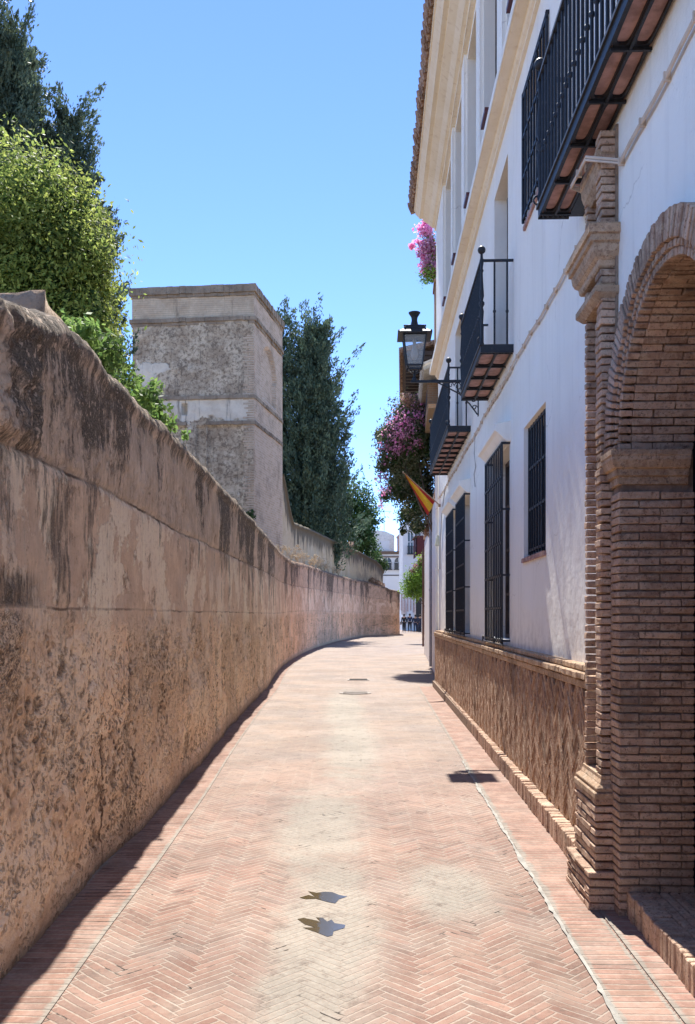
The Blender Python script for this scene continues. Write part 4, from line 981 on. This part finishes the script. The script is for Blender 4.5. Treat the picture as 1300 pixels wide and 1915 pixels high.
b.box(-.30, -.001, .2, 1.0, 6.9, 7.0); b.build('brick_bay', MBH, bh)
for k in range(6): b = MB(); b.box(-.31, -.301, 1.1+k*.38, 1.32+k*.38, 7.3, 7.6); b.build('lattice', MDARK, bh)
for y_ in (5.2, 7.8): b = MB(); b.box(.2, .249, y_, y_+1.1, 5.6, 7.4); b.build('shutter', MWOOD, bh)

# ================================================================== FAR BUILDINGS
MFW = plain('far_white', (.68, .68, .68), .9, .1, nz=.07, ns=.4)
MGT = plain('pale_stone', (.66, .64, .60), .9, .1)
def farhouse(name, loc, rz, w_, d, h, label, wins, gable=None, cornice=None, arched=False, mat=MFW):
    t = empty(name, loc, rz, label=label, cat='house'); b = MB(); b.box(0, w_, 0, d, 0, h); b.build('wall', mat, t)
    if gable:
        pts = [(0, h), (w_*.0, h+gable*.45), (w_*.22, h+gable*.98), (w_*.5, h+gable), (w_*.78, h+gable*.8), (w_, h+gable*.55), (w_, h)]
        b = MB(); b.prism(pts, lambda a, c, t_: (a, t_, c), .4, .8); b.build('gable', MGT, t)
        b = MB(); b.box(w_*.62, w_*.98, .25, .39, h+.2, h+gable*.5); b.build('gable_panel', mat, t)
    if cornice: b = MB(); b.box(-.25, w_+.25, -.3, .0, cornice-.35, cornice); b.box(-.15, w_+.15, -.15, 0, cornice-.75, cornice-.6); b.build('cornice', plain('brown_cornice', (.16, .11, .08), .9), t)
    for (x, z, ww, hh) in wins:
        b = MB(); n_ = 10
        if arched: poly = [(x-ww/2, z), (x+ww/2, z), (x+ww/2, z+hh-ww/2)]+[(x+ww/2*math.cos(a), z+hh-ww/2+ww/2*math.sin(a)) for a in [math.pi*k/n_ for k in range(1, n_)]]+[(x-ww/2, z+hh-ww/2)]
        else: poly = [(x-ww/2, z), (x+ww/2, z), (x+ww/2, z+hh), (x-ww/2, z+hh)]
        b.prism(poly, lambda a, c, t_: (a, t_, c), -.02, .1); wd = b.build('window', MPANE, t)
        b = MB(); b.box(x-.04, x+.04, -.05, -.021, z, z+hh); b.box(x-ww/2, x+ww/2, -.05, -.021, z+hh*.55, z+hh*.55+.07); b.build('frame', mat, wd)
        b = MB(); b.box(x-ww/2-.1, x+ww/2+.1, -.35, -.06, z-.1, z); 
        for k in range(9): b.box(x-ww/2-.08+k*(ww+.1)/8, x-ww/2-.05+k*(ww+.1)/8, -.34, -.31, z, z+.75)
        b.box(x-ww/2-.1, x+ww/2+.1, -.35, -.30, z+.75, z+.8); b.build('balconette', MIR, wd)
    return t
ch = farhouse('corner_house', (2.3, 112, 0), 0, 9.0, 8, 9.4, 'far white building with curved grey gable and arched window closing the lane', [(2.6, 7.3, 1.0, 1.45), (4.0, 7.3, 1.0, 1.45), (3.4, 3.3, 1.0, 1.2)], cornice=9.5, arched=True)
b = MB(); b.prism([(0, 9.5), (0, 12.8), (.45, 12.5), (.6, 12.1), (1.5, 12.15), (2.4, 12.0), (3.3, 11.6), (3.5, 11.5), (3.5, 9.5)], lambda a, c, t_: (a, t_, c), .4, .8); gb = b.build('gable', MGT, ch)
b = MB(); b.box(1.5, 2.9, .36, .399, 9.7, 10.8); b.build('gable_panel', MFW, gb)
b = MB(); b.box(0, 9, -.06, -.001, 6.5, 6.62); b.build('sill_band', MDARK, ch)
farhouse('lane_house', (5.9, 97, 0), .0, 7, 7, 11.5, 'narrow white house at the far end of the lane, just right of the curved gable', [(.8, 8.2, .5, 2.2), (1.5, 5.0, .7, 2.2), (1.6, 8.2, .6, 2.2)])
farhouse('lane_house', (6.35, 70, 0), 0, 5, 8, 9.3, 'white house with dark red awnings behind the green vine at the lane end', [(.8, 5.6, .8, 2.2)])
b = MB(); b.box(4.9, 5.9, 66, 69, 7.3, 7.4); b.box(5.0, 5.05, 66, 69, 5.9, 7.3); b.box(5.0, 5.9, 66, 66.05, 5.9, 7.3)
o = b.build('balcony_awning', plain('oxblood_fabric', (.13, .035, .035), .8)); tag(o, 'dark red cloth awning hung over a balcony beyond the courtyard wall', 'awning')
def antenna(x, y, z, h, label):
    b = MB(); b.tube([(0, 0, 0), (0, 0, h)], .03, 5); b.tube([(-.6, 0, h-.15), (.9, 0, h-.15)], .02, 5)
    for k in range(7): b.tube([(-.5+k*.2, -.3, h-.15), (-.5+k*.2, .3, h-.15)], .015, 4)
    o = b.build('roof_antenna', MIR); o.location = (x, y, z); tag(o, label, 'antenna')
antenna(4.6, 114, 9.2, 5.6, 'thin television antenna, left one above the curved gable')
antenna(6.7, 114, 9.2, 4.9, 'thin television antenna, right one beside the curved gable')
b = MB(); b.box(0, .7, 0, .7, 0, 1.6); b.box(-.1, .8, -.1, .8, 1.6, 1.75); b.prism([(-.1, 1.75), (.8, 1.75), (.35, 2.2)], lambda a, c, t_: (a, t_, c), -.1, .8)
o = b.build('roof_turret', MTERR); o.location = (6.1, 111.3, 9.5); tag(o, 'small terracotta chimney turret on the far white building', 'chimney')
# terrace parasols and stall cloths at the lane end
for (x, y, wd, h, lab) in ((5.9, 98.0, 1.6, 3.4, 'closed pale cafe parasol, left one of the pair at the lane end'), (7.1, 96, 1.5, 3.2, 'closed pale cafe parasol, right one of the pair at the lane end')):
    t = empty('cafe_parasol', (x, y-3.2, 0), label=lab, cat='parasol'); b = MB(); b.tube([(0, 0, 0), (0, 0, h)], .04, 6); b.build('pole', MWOOD, t)
    b = MB(); N = 16; b.lathe((0, 0, 0), [(.02, h), (.18, h-.35), (.30, h-1.0), (.24, h-1.7), (.2, h-1.75)], N)
    b.v = [((v[0]*(1+.18*(-1)**(i % 2))), v[1], v[2]) for i, v in enumerate(b.v)]; b.build('canopy', plain('canvas', (.62, .56, .52), .9), t)
b = MB()
for k in range(9): b.box(k*.3, k*.3+.18, 0, .05, .1*(k % 3), 1.9)
o = b.build('shop_curtain', plain('striped_cloth', (.52, .40, .38), .9)); o.location = (4.7, 90.5, 1.9); tag(o, 'row of pale hanging cloth strips above the walkers at the lane end', 'awning')
b = MB(); b.box(0, 1.3, 0, .2, 0, 3.3); o = b.build('shop_doorway', MDARK); o.location = (6.7, 89, 0); tag(o, 'dark shop doorway behind the walkers at the lane end', 'doorway')

# ================================================================== FOLIAGE
def leaves(name, C0, Rr, n, size, mat, parent=None, shell=.35, asp=.5, up=.3, droop=0.0, clump=0, seed=1):
    """n leaf rhombi in ellipsoidal blobs: C0 (k,3), Rr (k,3)"""
    g = np.random.default_rng(seed); C0 = np.asarray(C0, float); Rr = np.asarray(Rr, float)
    if Rr.ndim == 1: Rr = np.repeat(Rr[:, None], 3, 1)
    vol = Rr[:, 0]*Rr[:, 1]*Rr[:, 2]; vol = vol**.8; pick = g.choice(len(C0), clump if clump else n, p=vol/vol.sum())
    def pts(k, m):
        d = g.normal(size=(m, 3)); d /= np.linalg.norm(d, axis=1)[:, None]; r = (shell+(1-shell)*g.random(m)**.6)[:, None]; return d, C0[k]+d*r*Rr[k]
    if clump:
        d0, cc = pts(pick, clump); ci = g.integers(0, clump, n); sp = Rr[pick][ci].min(1)*.24
        c = cc[ci]+g.normal(size=(n, 3))*sp[:, None]; d = d0[ci]
    else: d, c = pts(pick, n)
    nrm = d*.7+g.normal(size=(n, 3))*.55+np.array([0, 0, up]); nrm /= np.linalg.norm(nrm, axis=1)[:, None]
    a = g.normal(size=(n, 3)); a[:, 2] -= droop; a -= (a*nrm).sum(1)[:, None]*nrm; a /= np.linalg.norm(a, axis=1)[:, None]; b_ = np.cross(nrm, a)
    s = (size*(.6+.8*g.random(n)))[:, None]
    V = np.stack([c-a*s*.5, c+b_*s*asp*.5, c+a*s*.5, c-b_*s*asp*.5], 1).reshape(-1, 3); F = np.arange(4*n).reshape(-1, 4)
    return npmesh(name, V, F, mat, parent)
def plumes(name, base, top_z, prof, n_pl, per, mat, parent, ln=.9, leaf=.12, seed=1, open_=.0):
    """cypress: upward plumes around an axis, prof(h 0..1)->radius"""
    g = np.random.default_rng(seed); H = top_z-base[2]; h = g.random(n_pl)**.85
    th = g.random(n_pl)*2*np.pi; rad = np.array([prof(x) for x in h])*(.55+.5*g.random(n_pl))
    P0 = np.stack([base[0]+rad*np.cos(th), base[1]+rad*np.sin(th), base[2]+h*H], 1)
    tip = np.minimum(P0[:, 2]+ln*(.5+g.random(n_pl)), top_z+.1)
    dirv = np.stack([np.cos(th)*.45, np.sin(th)*.45, np.ones(n_pl)], 1)+g.normal(size=(n_pl, 3))*.22; L = ln*(.5+.8*g.random(n_pl))
    ci = np.repeat(np.arange(n_pl), per); n = len(ci); t = g.random(n); w_ = L[ci]*.30*(1-t*.82)*(.3+.7*np.minimum(1, t*4))
    c = P0[ci]+dirv[ci]*(t*L[ci])[:, None]+g.normal(size=(n, 3))*w_[:, None]*.6
    a = dirv[ci]+g.normal(size=(n, 3))*.55; a /= np.linalg.norm(a, axis=1)[:, None]
    b_ = np.cross(a, g.normal(size=(n, 3))); b_ /= np.linalg.norm(b_, axis=1)[:, None]
    s = (leaf*(.6+.8*g.random(n)))[:, None]
    V = np.stack([c-a*s*.6, c+b_*s*.22, c+a*s*.6, c-b_*s*.22], 1).reshape(-1, 3)
    return npmesh(name, V, np.arange(4*n).reshape(-1, 4), mat, parent)
MBARK = plain('bark', (.14, .105, .08), .95, .1, nz=.3, ns=6, bump=.02)
def trunk(parent, base, top, r0, limbs=(), name='trunk'):
    b = MB(); B, T = Vector(base), Vector(top); pts = [B.lerp(T, k/6)+Vector((mn.noise(Vector((k, 0, r0*9)))*r0*.8, mn.noise(Vector((k, 5, 0)))*r0*.8, 0)) for k in range(7)]
    b.tube(pts, [r0*(1-.8*k/6) for k in range(7)], 9)
    for i, l in enumerate(limbs):
        s = pts[2+i % 4]; e = Vector(l); m_ = s.lerp(e, .5)+Vector((0, 0, -.12*(e-s).length*.5)); b.tube([s, m_, e], [r0*.42, r0*.26, r0*.07], 6)
    b.build(name, MBARK, parent, smooth=True)
MCY = m_leaf('cypress_green', (.06, .095, .060), (.13, .165, .10), .25)
MCY2 = m_leaf('cypress_green_far', (.055, .095, .060), (.115, .16, .10), .22)
MLG = m_leaf('light_leaf', (.36, .40, .10), (.15, .22, .055), .5)
MLG2 = m_leaf('creeper_leaf', (.19, .27, .075), (.09, .17, .045), .42)
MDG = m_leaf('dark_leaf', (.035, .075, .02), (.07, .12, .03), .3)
MBG = m_leaf('bougainvillea_leaf', (.07, .10, .045), (.17, .17, .10), .35)
MBP = m_leaf('bougainvillea_bract', (.56, .17, .38), (.68, .42, .52), .45)
MBX = m_leaf('dry_leaf', (.26, .15, .10), (.40, .28, .2), .25)
MVG = m_leaf('vine_leaf', (.12, .22, .03), (.22, .33, .06), .45)
def cypress(x, y, top, rad, z0, npl, label, mat=MCY, seed=1, ln=1.0, leaf=.12, per=70, peak=.25, group=None):
    t = empty('cypress_tree', (x, y, 0), label=label, cat='tree', group=group); trunk(t, (0, 0, 0), (0, 0, top*.93), rad*.16)
    def prof(h): return rad*min(1, .35+h/peak*.65)*max(.04, (1-h)**.62) if h > 0 else rad*.3
    plumes('crown', (0, 0, z0), top, prof, npl, per, mat, t, ln, leaf, seed)
    # dense dark core so the crown is opaque inside
    g = np.random.default_rng(seed+5); m_ = npl*22; h = g.random(m_)**.9; r = np.array([prof(q_) for q_ in h])*.75*np.sqrt(g.random(m_)); th = g.random(m_)*6.283
    c = np.stack([r*np.cos(th), r*np.sin(th), z0+h*(top-z0)], 1); a = g.normal(size=(m_, 3)); a /= np.linalg.norm(a, axis=1)[:, None]; b_ = np.cross(a, g.normal(size=(m_, 3))); b_ /= np.linalg.norm(b_, axis=1)[:, None]; s = leaf*1.5
    V = np.stack([c-a*s, c+b_*s*.5, c+a*s, c-b_*s*.5], 1).reshape(-1, 3); npmesh('inner_foliage', V, np.arange(4*m_).reshape(-1, 4), mat, t)
cypress(-7.4, 20, 14.2, 1.5, 3.5, 520, 'tallest cypress at the far left, above the leafy tree', seed=3, ln=.8, leaf=.085, per=190)
cypress(-6.45, 21, 12.9, 1.1, 3.5, 420, 'pointed cypress right of the tallest one, behind the leafy tree', seed=8, ln=.75, leaf=.08, per=170)
cypress(-6.3, 23, 11.6, .72, 3, 320, 'slim cypress whose side shows right of the leafy tree', seed=12, ln=.6, leaf=.08, per=140)
cypress(-2.25, 60, 19.7, 2.35, 3, 560, 'broad dark cypress standing just right of the tower', MCY2, seed=21, ln=1.9, leaf=.19, per=140, peak=.18)
cypress(-4.9, 61, 20.9, 1.7, 3, 300, 'cypress mostly hidden behind the tower, its tip over the roof edge', MCY2, seed=25, ln=1.8, leaf=.19, per=120)
t = empty('leafy_tree', (-4.2, 12.4, 0), label='bright yellow-green leafy tree in front of the left cypresses', cat='tree')
bl = [(-4.3, 12, 7.05, .75), (-3.75, 12, 6.85, .5), (-4.7, 12.3, 6.4, .9), (-3.85, 12, 6.2, .8), (-3.5, 12, 6.25, .42), (-4.3, 11.8, 5.5, .75), (-3.5, 11.9, 5.5, .5), (-3.25, 11.7, 5.05, .35), (-5.3, 12, 6.3, .9), (-3.3, 12, 6.05, .2), (-3.7, 11.8, 4.7, .6), (-4.6, 12, 4.7, .9), (-3.2, 11.4, 4.3, .4)]
B_ = [(x+4.2, y-12.4, z) for x, y, z, r in bl]; Rb = [r for *_, r in bl]
trunk(t, (0, 0, 0), (0, 0, 6.6), .16, [B_[i] for i in (0, 1, 2, 3, 5, 6, 8)])
leaves('crown', B_, Rb, 60000, .066, MLG, t, shell=.6, clump=620, asp=.42, droop=.5, seed=4)
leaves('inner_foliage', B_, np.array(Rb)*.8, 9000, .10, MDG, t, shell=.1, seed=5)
t = empty('creeper', (-2.0, 7.6, 2.6), label='leafy green creeper spilling over the wall head in front of the tower', cat='plant')
bl = [(-1.75, 7.3, 3.5, .13), (-1.68, 7.7, 3.45, .14), (-1.62, 8.0, 3.42, .12), (-1.6, 8.35, 3.36, .10), (-1.85, 7.0, 3.6, .16), (-1.95, 6.6, 3.65, .15), (-1.58, 8.7, 3.32, .07), (-2.35, 7.0, 3.75, .20), (-2.25, 7.3, 3.70, .2), (-2.1, 7.5, 3.62, .2), (-2.0, 7.9, 3.55, .2), (-1.95, 8.2, 3.45, .17), (-1.9, 8.45, 3.42, .13), (-1.86, 8.7, 3.4, .1), (-2.35, 7.6, 3.95, .15), (-1.82, 8.25, 3.32, .09)]
B_ = [(x+2.0, y-7.6, z-2.6) for x, y, z, r in bl]; b = MB()
b.tube([(-.5, -.2, 0), (-.3, 0, .7), (-.1, .3, 1.0), (.1, .9, .8)], [.03, .02, .014, .006], 6); b.build('stem', MBARK, t)
leaves('foliage', B_, [r for *_, r in bl], 6500, .055, MLG2, t, shell=.2, clump=260, asp=.45, droop=.4, seed=6)
t = empty('caper_bush', (-3.9, 35.6, 5.0), label='small green bush rooted in the tower face near its right corner', cat='plant')
leaves('foliage', [(0, 0, 0), (.1, -.05, .5), (-.1, 0, -.4), (.15, 0, -.7)], [.3, .25, .3, .2], 900, .12, MDG, t, shell=.1, seed=7)
t = empty('garden_tree', (.6, 76, 0), label='rounded mid-green tree between the broad cypress and the bougainvillea', cat='tree')
bl = [(.4, 76, 11.3, 1.7), (-.9, 76, 10.6, 1.4), (1.6, 76, 10.0, 1.25), (.2, 76, 9.2, 1.8), (-1.2, 77, 8.6, 1.6), (1.0, 76, 8.2, 1.2), (1.7, 77, 7.2, 1.1), (.6, 77, 7.0, 1.3), (2.3, 76, 9.4, .6)]
B_ = [(x-.6, y-76, z) for x, y, z, r in bl]; Rb = [r for *_, r in bl]; trunk(t, (0, 0, 0), (0, 0, 10), .25, B_[:6])
leaves('crown', B_, Rb, 16000, .26, m_leaf('garden_leaf', (.045, .10, .03), (.10, .17, .05), .35), t, shell=.3, clump=600, seed=9)
t = empty('garden_shrub', (2.2, 80, 0), label='dark green shrub over the wall beside the far curved gable', cat='shrub')
B_ = [(0, 0, 6.6), (-.7, 0, 6.2), (.7, 0, 6.0), (-1.5, 0, 6.4)]; trunk(t, (0, 0, 0), (0, 0, 6), .1, B_); leaves('foliage', B_, [.9, .9, .8, .8], 3500, .22, MDG, t, shell=.3, seed=10)
# bougainvilleas
t = empty('bougainvillea', (2.5, 27.5, 0), label='large bougainvillea with pink bracts hanging over the white courtyard wall', cat='climbing plant')
bl = [(1.85, 27, 7.45, .62), (1.35, 27, 6.95, .5), (1.45, 27.5, 6.4, .62), (2.1, 27, 6.7, .7), (2.05, 28, 5.9, .75), (1.6, 28, 5.5, .5), (2.25, 28, 5.1, .55), (1.95, 29, 4.8, .4), (2.35, 27, 7.7, .45), (1.05, 27.5, 6.1, .25), (2.5, 27, 8.1, .3), (2.2, 28.5, 4.4, .3), (.98, 27.5, 7.1, .22), (1.15, 27.5, 5.2, .2), (1.75, 29, 4.3, .15)]
B_ = [(x-2.5, y-27.5, z) for x, y, z, r in bl]; Rb = [r for *_, r in bl]; trunk(t, (.75, 0, 0), (.3, 0, 6.5), .10, B_[:4], 'stem')
leaves('foliage', B_, Rb, 22000, .085, MBG, t, shell=.4, clump=900, seed=13, droop=.8)
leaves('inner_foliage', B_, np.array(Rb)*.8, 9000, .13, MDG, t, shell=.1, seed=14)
bp = [(1.9, 26.7, 7.45, .42), (1.5, 26.6, 7.0, .32), (1.35, 26.7, 6.6, .3), (1.75, 26.6, 6.75, .3), (2.25, 26.7, 7.7, .3), (1.1, 27.2, 5.4, .16), (1.0, 27.3, 5.75, .14), (1.2, 27.2, 6.1, .1), (1.05, 27.4, 5.05, .1), (2.05, 26.5, 6.6, .12)]
leaves('blossom', [(x-2.5, y-27.5, z) for x, y, z, r in bp], [r*1.3 for *_, r in bp], 1700, .075, MBP, t, shell=.3, clump=190, seed=15, asp=.8)
leaves('dry_foliage', [(x-2.5, y-27.5, z) for x, y, z in ((2.45, 28, 5.3), (2.5, 29, 4.9), (2.35, 30, 4.6), (2.55, 29, 4.4), (2.0, 26.7, 7.8), (1.75, 26.5, 7.9))], [.28, .28, .25, .25, .25, .2], 2600, .08, MBX, t, shell=.2, clump=150, seed=16)
t = empty('bougainvillea', (2.5, 26.8, 11.4), label='magenta bougainvillea on top of the brick pillar beside the white eaves', cat='climbing plant')
bl = [(2.35, 26.8, 13.3, .18), (2.3, 26.8, 12.9, .25), (2.0, 26.7, 12.5, .16), (2.4, 26.8, 12.4, .32), (1.85, 26.7, 12.45, .1), (2.45, 26.8, 11.9, .3), (2.2, 26.7, 12.1, .15), (2.35, 26.8, 13.6, .12), (1.95, 26.8, 13.05, .07)]
b = MB(); b.tube([(.1, 0, 0), (0, 0, .7), (-.15, 0, 1.5), (-.15, 0, 2.1)], [.03, .02, .012, .005], 5); b.build('stem', MBARK, t)
leaves('blossom', [(x-2.5, y-26.8, z-11.4) for x, y, z, r in bl], [r for *_, r in bl], 2300, .085, MBP, t, shell=.2, clump=170, seed=17, asp=.8)
leaves('foliage', [(-.05, 0, .3), (0, 0, .8), (-.15, 0, .1), (-.1, 0, 1.3)], [.32, .3, .2, .2], 1500, .08, MVG, t, shell=.2, clump=100, seed=18)
t = empty('vine', (4.4, 52, 0), label='bright green vine with pink flowers over the lane, left of the courtyard wall end', cat='climbing plant')
bl = [(3.85, 52, 3.6, .65), (3.4, 52, 3.1, .42), (4.3, 52, 3.9, .6), (3.9, 52, 2.9, .4), (4.35, 52, 2.95, .45), (4.5, 52, 4.6, .5), (3.05, 51.5, 3.0, .15)]
trunk(t, (.5, 0, 0), (0, 0, 4), .08, [(x-4.4, 0, z) for x, y, z, r in bl[:5]], 'stem')
leaves('foliage', [(x-4.4, y-52, z) for x, y, z, r in bl], [r for *_, r in bl], 6500, .12, MVG, t, shell=.3, clump=420, seed=19)
leaves('blossom', [(x-4.4, 0, z) for x, z in ((3.95, 4.3), (4.35, 4.75), (3.7, 4.15), (4.1, 4.5))], [.3, .35, .15, .25], 900, .11, m_leaf('faded_bract', (.45, .15, .25), (.42, .30, .28), .3), t, shell=.2, seed=20)
# dry weeds on the wall head
def weed(seed):
    g = random.Random(seed); b = MB()
    for k in range(9):
        a = g.uniform(0, 6.28); l = g.uniform(.25, .6); e = (math.cos(a)*l*.45, math.sin(a)*l*.45, l); b.tube([(0, 0, -.03), (e[0]*.3, e[1]*.3, l*.5), e], [.012, .009, .006], 4)
        for q in range(7): b.ball((e[0]+g.uniform(-.09, .09), e[1]+g.uniform(-.09, .09), e[2]+g.uniform(-.09, .05)), g.uniform(.018, .034), 5)
    return b
MDRY = plain('dry_stalk', (.62, .50, .34), .9); ws = [weed(k).build('dry_weed', MDRY) for k in range(3)]; first = set()
for k, s_ in enumerate((37, 41, 44, 47, 50, 51.5, 53, 55, 56.5, 59, 61, 64)):
    i = int(np.argmin(abs(samp-s_))); k3 = k % 3
    o = ws[k3] if k3 not in first else ws[k3].copy()
    if k3 in first: C.objects.link(o)
    first.add(k3)
    o.location = (PX[i]-NX[i]*.3, PY[i]-NY[i]*.3, PTOP[i]+.02); o.rotation_euler = (0, 0, k*1.3); sz_ = .8+.5*((k*37) % 10)/10; o.scale = (sz_,)*3
    tag(o, 'straw-coloured dry weed growing on the head of the long brown wall', 'weed', 'dry weeds along the wall head')
t = empty('dry_shrub', (2.0, 73.4, 4.15), label='pinkish dry shrub on the wall head near its far end', cat='shrub')
leaves('foliage', [(0, 0, .2), (.45, 0, .05), (-.4, 0, .15), (.8, 0, -.15)], [.35, .3, .3, .25], 1500, .12, m_leaf('dry_pink_leaf', (.45, .28, .18), (.52, .38, .26), .3), t, seed=30)

# ================================================================== STREET DETAILS
def disc(cx, cy, r, z, n=28, wob=0, sx=1, sy=1):
    return [(cx+sx*r*(1+wob*mn.noise(Vector((math.cos(a)*2, math.sin(a)*2, cx*9))))*math.cos(a), cy+sy*r*(1+wob*mn.noise(Vector((math.cos(a)*2, math.sin(a)*2, cx*9))))*math.sin(a), z) for a in [2*math.pi*k/n for k in range(n)]]
MIRG = plain('worn_iron', (.27, .235, .20), .7, .3, nz=.25, ns=20)
b = MB(); b.lathe((0, 0, 0), [(.33, .0), (.33, .008)], 32); mh = b.build('manhole_cover', MIRG); mh.location = (.16, 18.7, .004)
tag(mh, 'round worn manhole cover in the middle of the lane', 'manhole cover')
b = MB()
for k in range(-4, 5): b.box(-.25, .25, k*.055-.01, k*.055+.01, .0085, .012)
b.build('tread_pattern', plain('iron_rib', (.33, .29, .25), .7), mh)
b = MB(); b.box(-.27, .27, -.22, .22, 0, .008); for_r = b.build('drain_grate', MIRG); for_r.location = (.27, 22.6, .004); tag(for_r, 'small square drain cover beyond the round manhole', 'drain cover')
b = MB()
for k in range(-4, 5): b.box(-.22, .22, k*.045-.008, k*.045+.008, .0085, .012)
b.build('bars', plain('iron_bar', (.06, .055, .05), .7), for_r)
def puddle(name, pts, label):
    t = NT('shallow_water_'+name, .12, .4); sx = t.sep(t.obj); t.col(t.mix(t.rng(t.math('ADD', sx[0], t.math('MULTIPLY', t.math('SUBTRACT', t.noise(t.obj, 22, 4, .7), .5), .08)), -.025, -.005), (.085, .06, .028), (.085, .085, .095)))  # grey side of the base colour stands in for reflected sky
    c = (sum(p[0] for p in pts)/len(pts), sum(p[1] for p in pts)/len(pts)); b = MB()
    b.add([(x-c[0], y-c[1], 0) for x, y in pts], [tuple(range(len(pts)))]); o = b.build('puddle', t.m); o.location = (*c, .002); tag(o, label, 'puddle')
def px(x, y): Y = 2720/(y-1151); return ((x-650)*Y/1700, Y)
puddle('a', [px(*p) for p in ((560, 1679), (577, 1674), (590, 1678), (576, 1667), (592, 1670), (608, 1668), (622, 1669), (634, 1674), (650, 1677), (634, 1682), (627, 1690), (612, 1687), (590, 1681), (572, 1682))][::-1], 'narrow muddy puddle between broken bricks, the farther of two')
puddle('b', [px(*p) for p in ((556, 1719), (568, 1717), (592, 1722), (600, 1725), (591, 1716), (604, 1717), (612, 1724), (620, 1720), (626, 1727), (646, 1730), (644, 1736), (624, 1742), (622, 1750), (612, 1752), (592, 1744), (566, 1735), (590, 1735), (570, 1729))][::-1], 'wider muddy puddle between broken bricks, the nearer of two')

# ================================================================== PEOPLE (far away, walking off)
MSKIN = plain('skin', (.42, .26, .18), .6); MHAIR = plain('dark_hair', (.03, .022, .018), .7)
def person(x, y, h, rz, top, legs, label, stride=.16, skirt=False, bag=False):
    t = empty('person', (x, y, 0), rz, label=label, cat='person', group='people walking at the far end of the lane'); s = h/1.72
    J = {'pel': (0, 0, .95), 'sp': (0, 0, 1.15), 'ch': (0, .0, 1.36), 'nk': (0, 0, 1.49), 'hd': (0, .015, 1.60), 'ht': (0, .01, 1.70),
         'lh': (-.09, 0, .90), 'lk': (-.10, stride*.7, .50), 'la': (-.10, stride*.6, .09), 'lt': (-.10, stride*.6+.15, .03),
         'rh': (.09, 0, .90), 'rk': (.10, -stride*.2, .49), 'ra': (.10, -stride*1.3, .12), 'rt': (.10, -stride*1.3+.14, .04),
         'ls': (-.18, 0, 1.41), 'le': (-.23, -.03, 1.13), 'lw': (-.23, .06, .90), 'lf': (-.22, .08, .80), 'rs': (.18, 0, 1.41), 're': (.23, -.02, 1.13), 'rw': (.22, .10, .91), 'rf': (.21, .12, .81)}
    rad = {'pel': .13, 'sp': .115, 'ch': .135, 'nk': .055, 'hd': .095, 'ht': .07, 'lh': .09, 'lk': .058, 'la': .038, 'lt': .03, 'ls': .06, 'le': .042, 'lw': .028, 'lf': .024}
    for k in list(rad):
        if k[0] == 'l': rad['r'+k[1:]] = rad[k]
    ks = list(J); E = [('pel', 'sp'), ('sp', 'ch'), ('ch', 'nk'), ('nk', 'hd'), ('hd', 'ht'), ('pel', 'lh'), ('lh', 'lk'), ('lk', 'la'), ('la', 'lt'), ('pel', 'rh'), ('rh', 'rk'), ('rk', 'ra'), ('ra', 'rt'), ('ch', 'ls'), ('ls', 'le'), ('le', 'lw'), ('lw', 'lf'), ('ch', 'rs'), ('rs', 're'), ('re', 'rw'), ('rw', 'rf')]
    def skin(name, ks, E, grow, mat):
        me = bpy.data.meshes.new(name); me.from_pydata([tuple(c*s for c in J[k]) for k in ks], [(ks.index(a), ks.index(b_)) for a, b_ in E], [])
        o = bpy.data.objects.new(name, me); C.objects.link(o); o.parent = t; m_ = o.modifiers.new('skin', 'SKIN'); m_.use_smooth_shade = True
        for i, k in enumerate(ks): r = rad[k]*s*grow; me.skin_vertices[0].data[i].radius = (r, r*(.75 if k in ('pel', 'sp', 'ch') else 1))
        me.skin_vertices[0].data[0].use_root = True; o.modifiers.new('sub', 'SUBSURF').levels = 1; me.materials.append(mat); return o
    skin('body', ks, E, 1, MSKIN)
    k1 = ['ch', 'sp', 'pel', 'ls', 'le', 'lw', 'rs', 're', 'rw']; skin('shirt', k1, [('ch', 'sp'), ('sp', 'pel'), ('ch', 'ls'), ('ls', 'le'), ('le', 'lw'), ('ch', 'rs'), ('rs', 're'), ('re', 'rw')], 1.3, top)
    k2 = ['pel', 'lh', 'lk', 'la', 'rh', 'rk', 'ra']; skin('trousers', k2, [('pel', 'lh'), ('lh', 'lk'), ('lk', 'la'), ('pel', 'rh'), ('rh', 'rk'), ('rk', 'ra')], 1.25, legs)
    b = MB(); b.ball((0, -.01*s, 1.645*s), .108*s, 12); b.v = [(v[0], v[1]*1.05-(.02 if v[2] < 1.62*s else 0), v[2]) for v in b.v]; b.build('hair', MHAIR, t, smooth=True)
    if skirt: b = MB(); b.lathe((0, 0, 0), [(.14*s, 1.0*s), (.2*s, .8*s), (.27*s, .42*s)], 14); b.build('skirt', legs, t, smooth=True)
    if bag: b = MB(); b.box(-.36, -.24, -.12, .16, .72, 1.02); b.tube([(-.28, 0, 1.02), (-.17, -.02, 1.42)], .012, 5); b.build('shoulder_bag', plain('brown_leather', (.09, .05, .03), .5), t, bevel=.03)
K1, K2, K3, K4 = plain('black_cloth', (.02, .022, .028), .9), plain('navy_cloth', (.03, .04, .075), .9), plain('grey_cloth', (.10, .10, .11), .9), plain('maroon_cloth', (.10, .035, .04), .9)
person(5.35, 86, 1.72, .0, K1, K1, 'walker in black seen from behind, leftmost of the group, with a shoulder bag', bag=True)
person(6.0, 87.5, 1.76, .0, K2, K1, 'walker in navy top and black trousers, second from the left of the group', .2)
person(6.35, 85, 1.66, .0, K2, K2, 'walker all in navy, third from the left of the group', .1)
person(6.72, 84, 1.68, .1, K2, K2, 'walker in a navy dress, fourth from the left of the group', .1, skirt=True)
person(7.0, 83, 1.58, .0, K4, K3, 'short walker in a maroon top beside the courtyard wall end', .12)
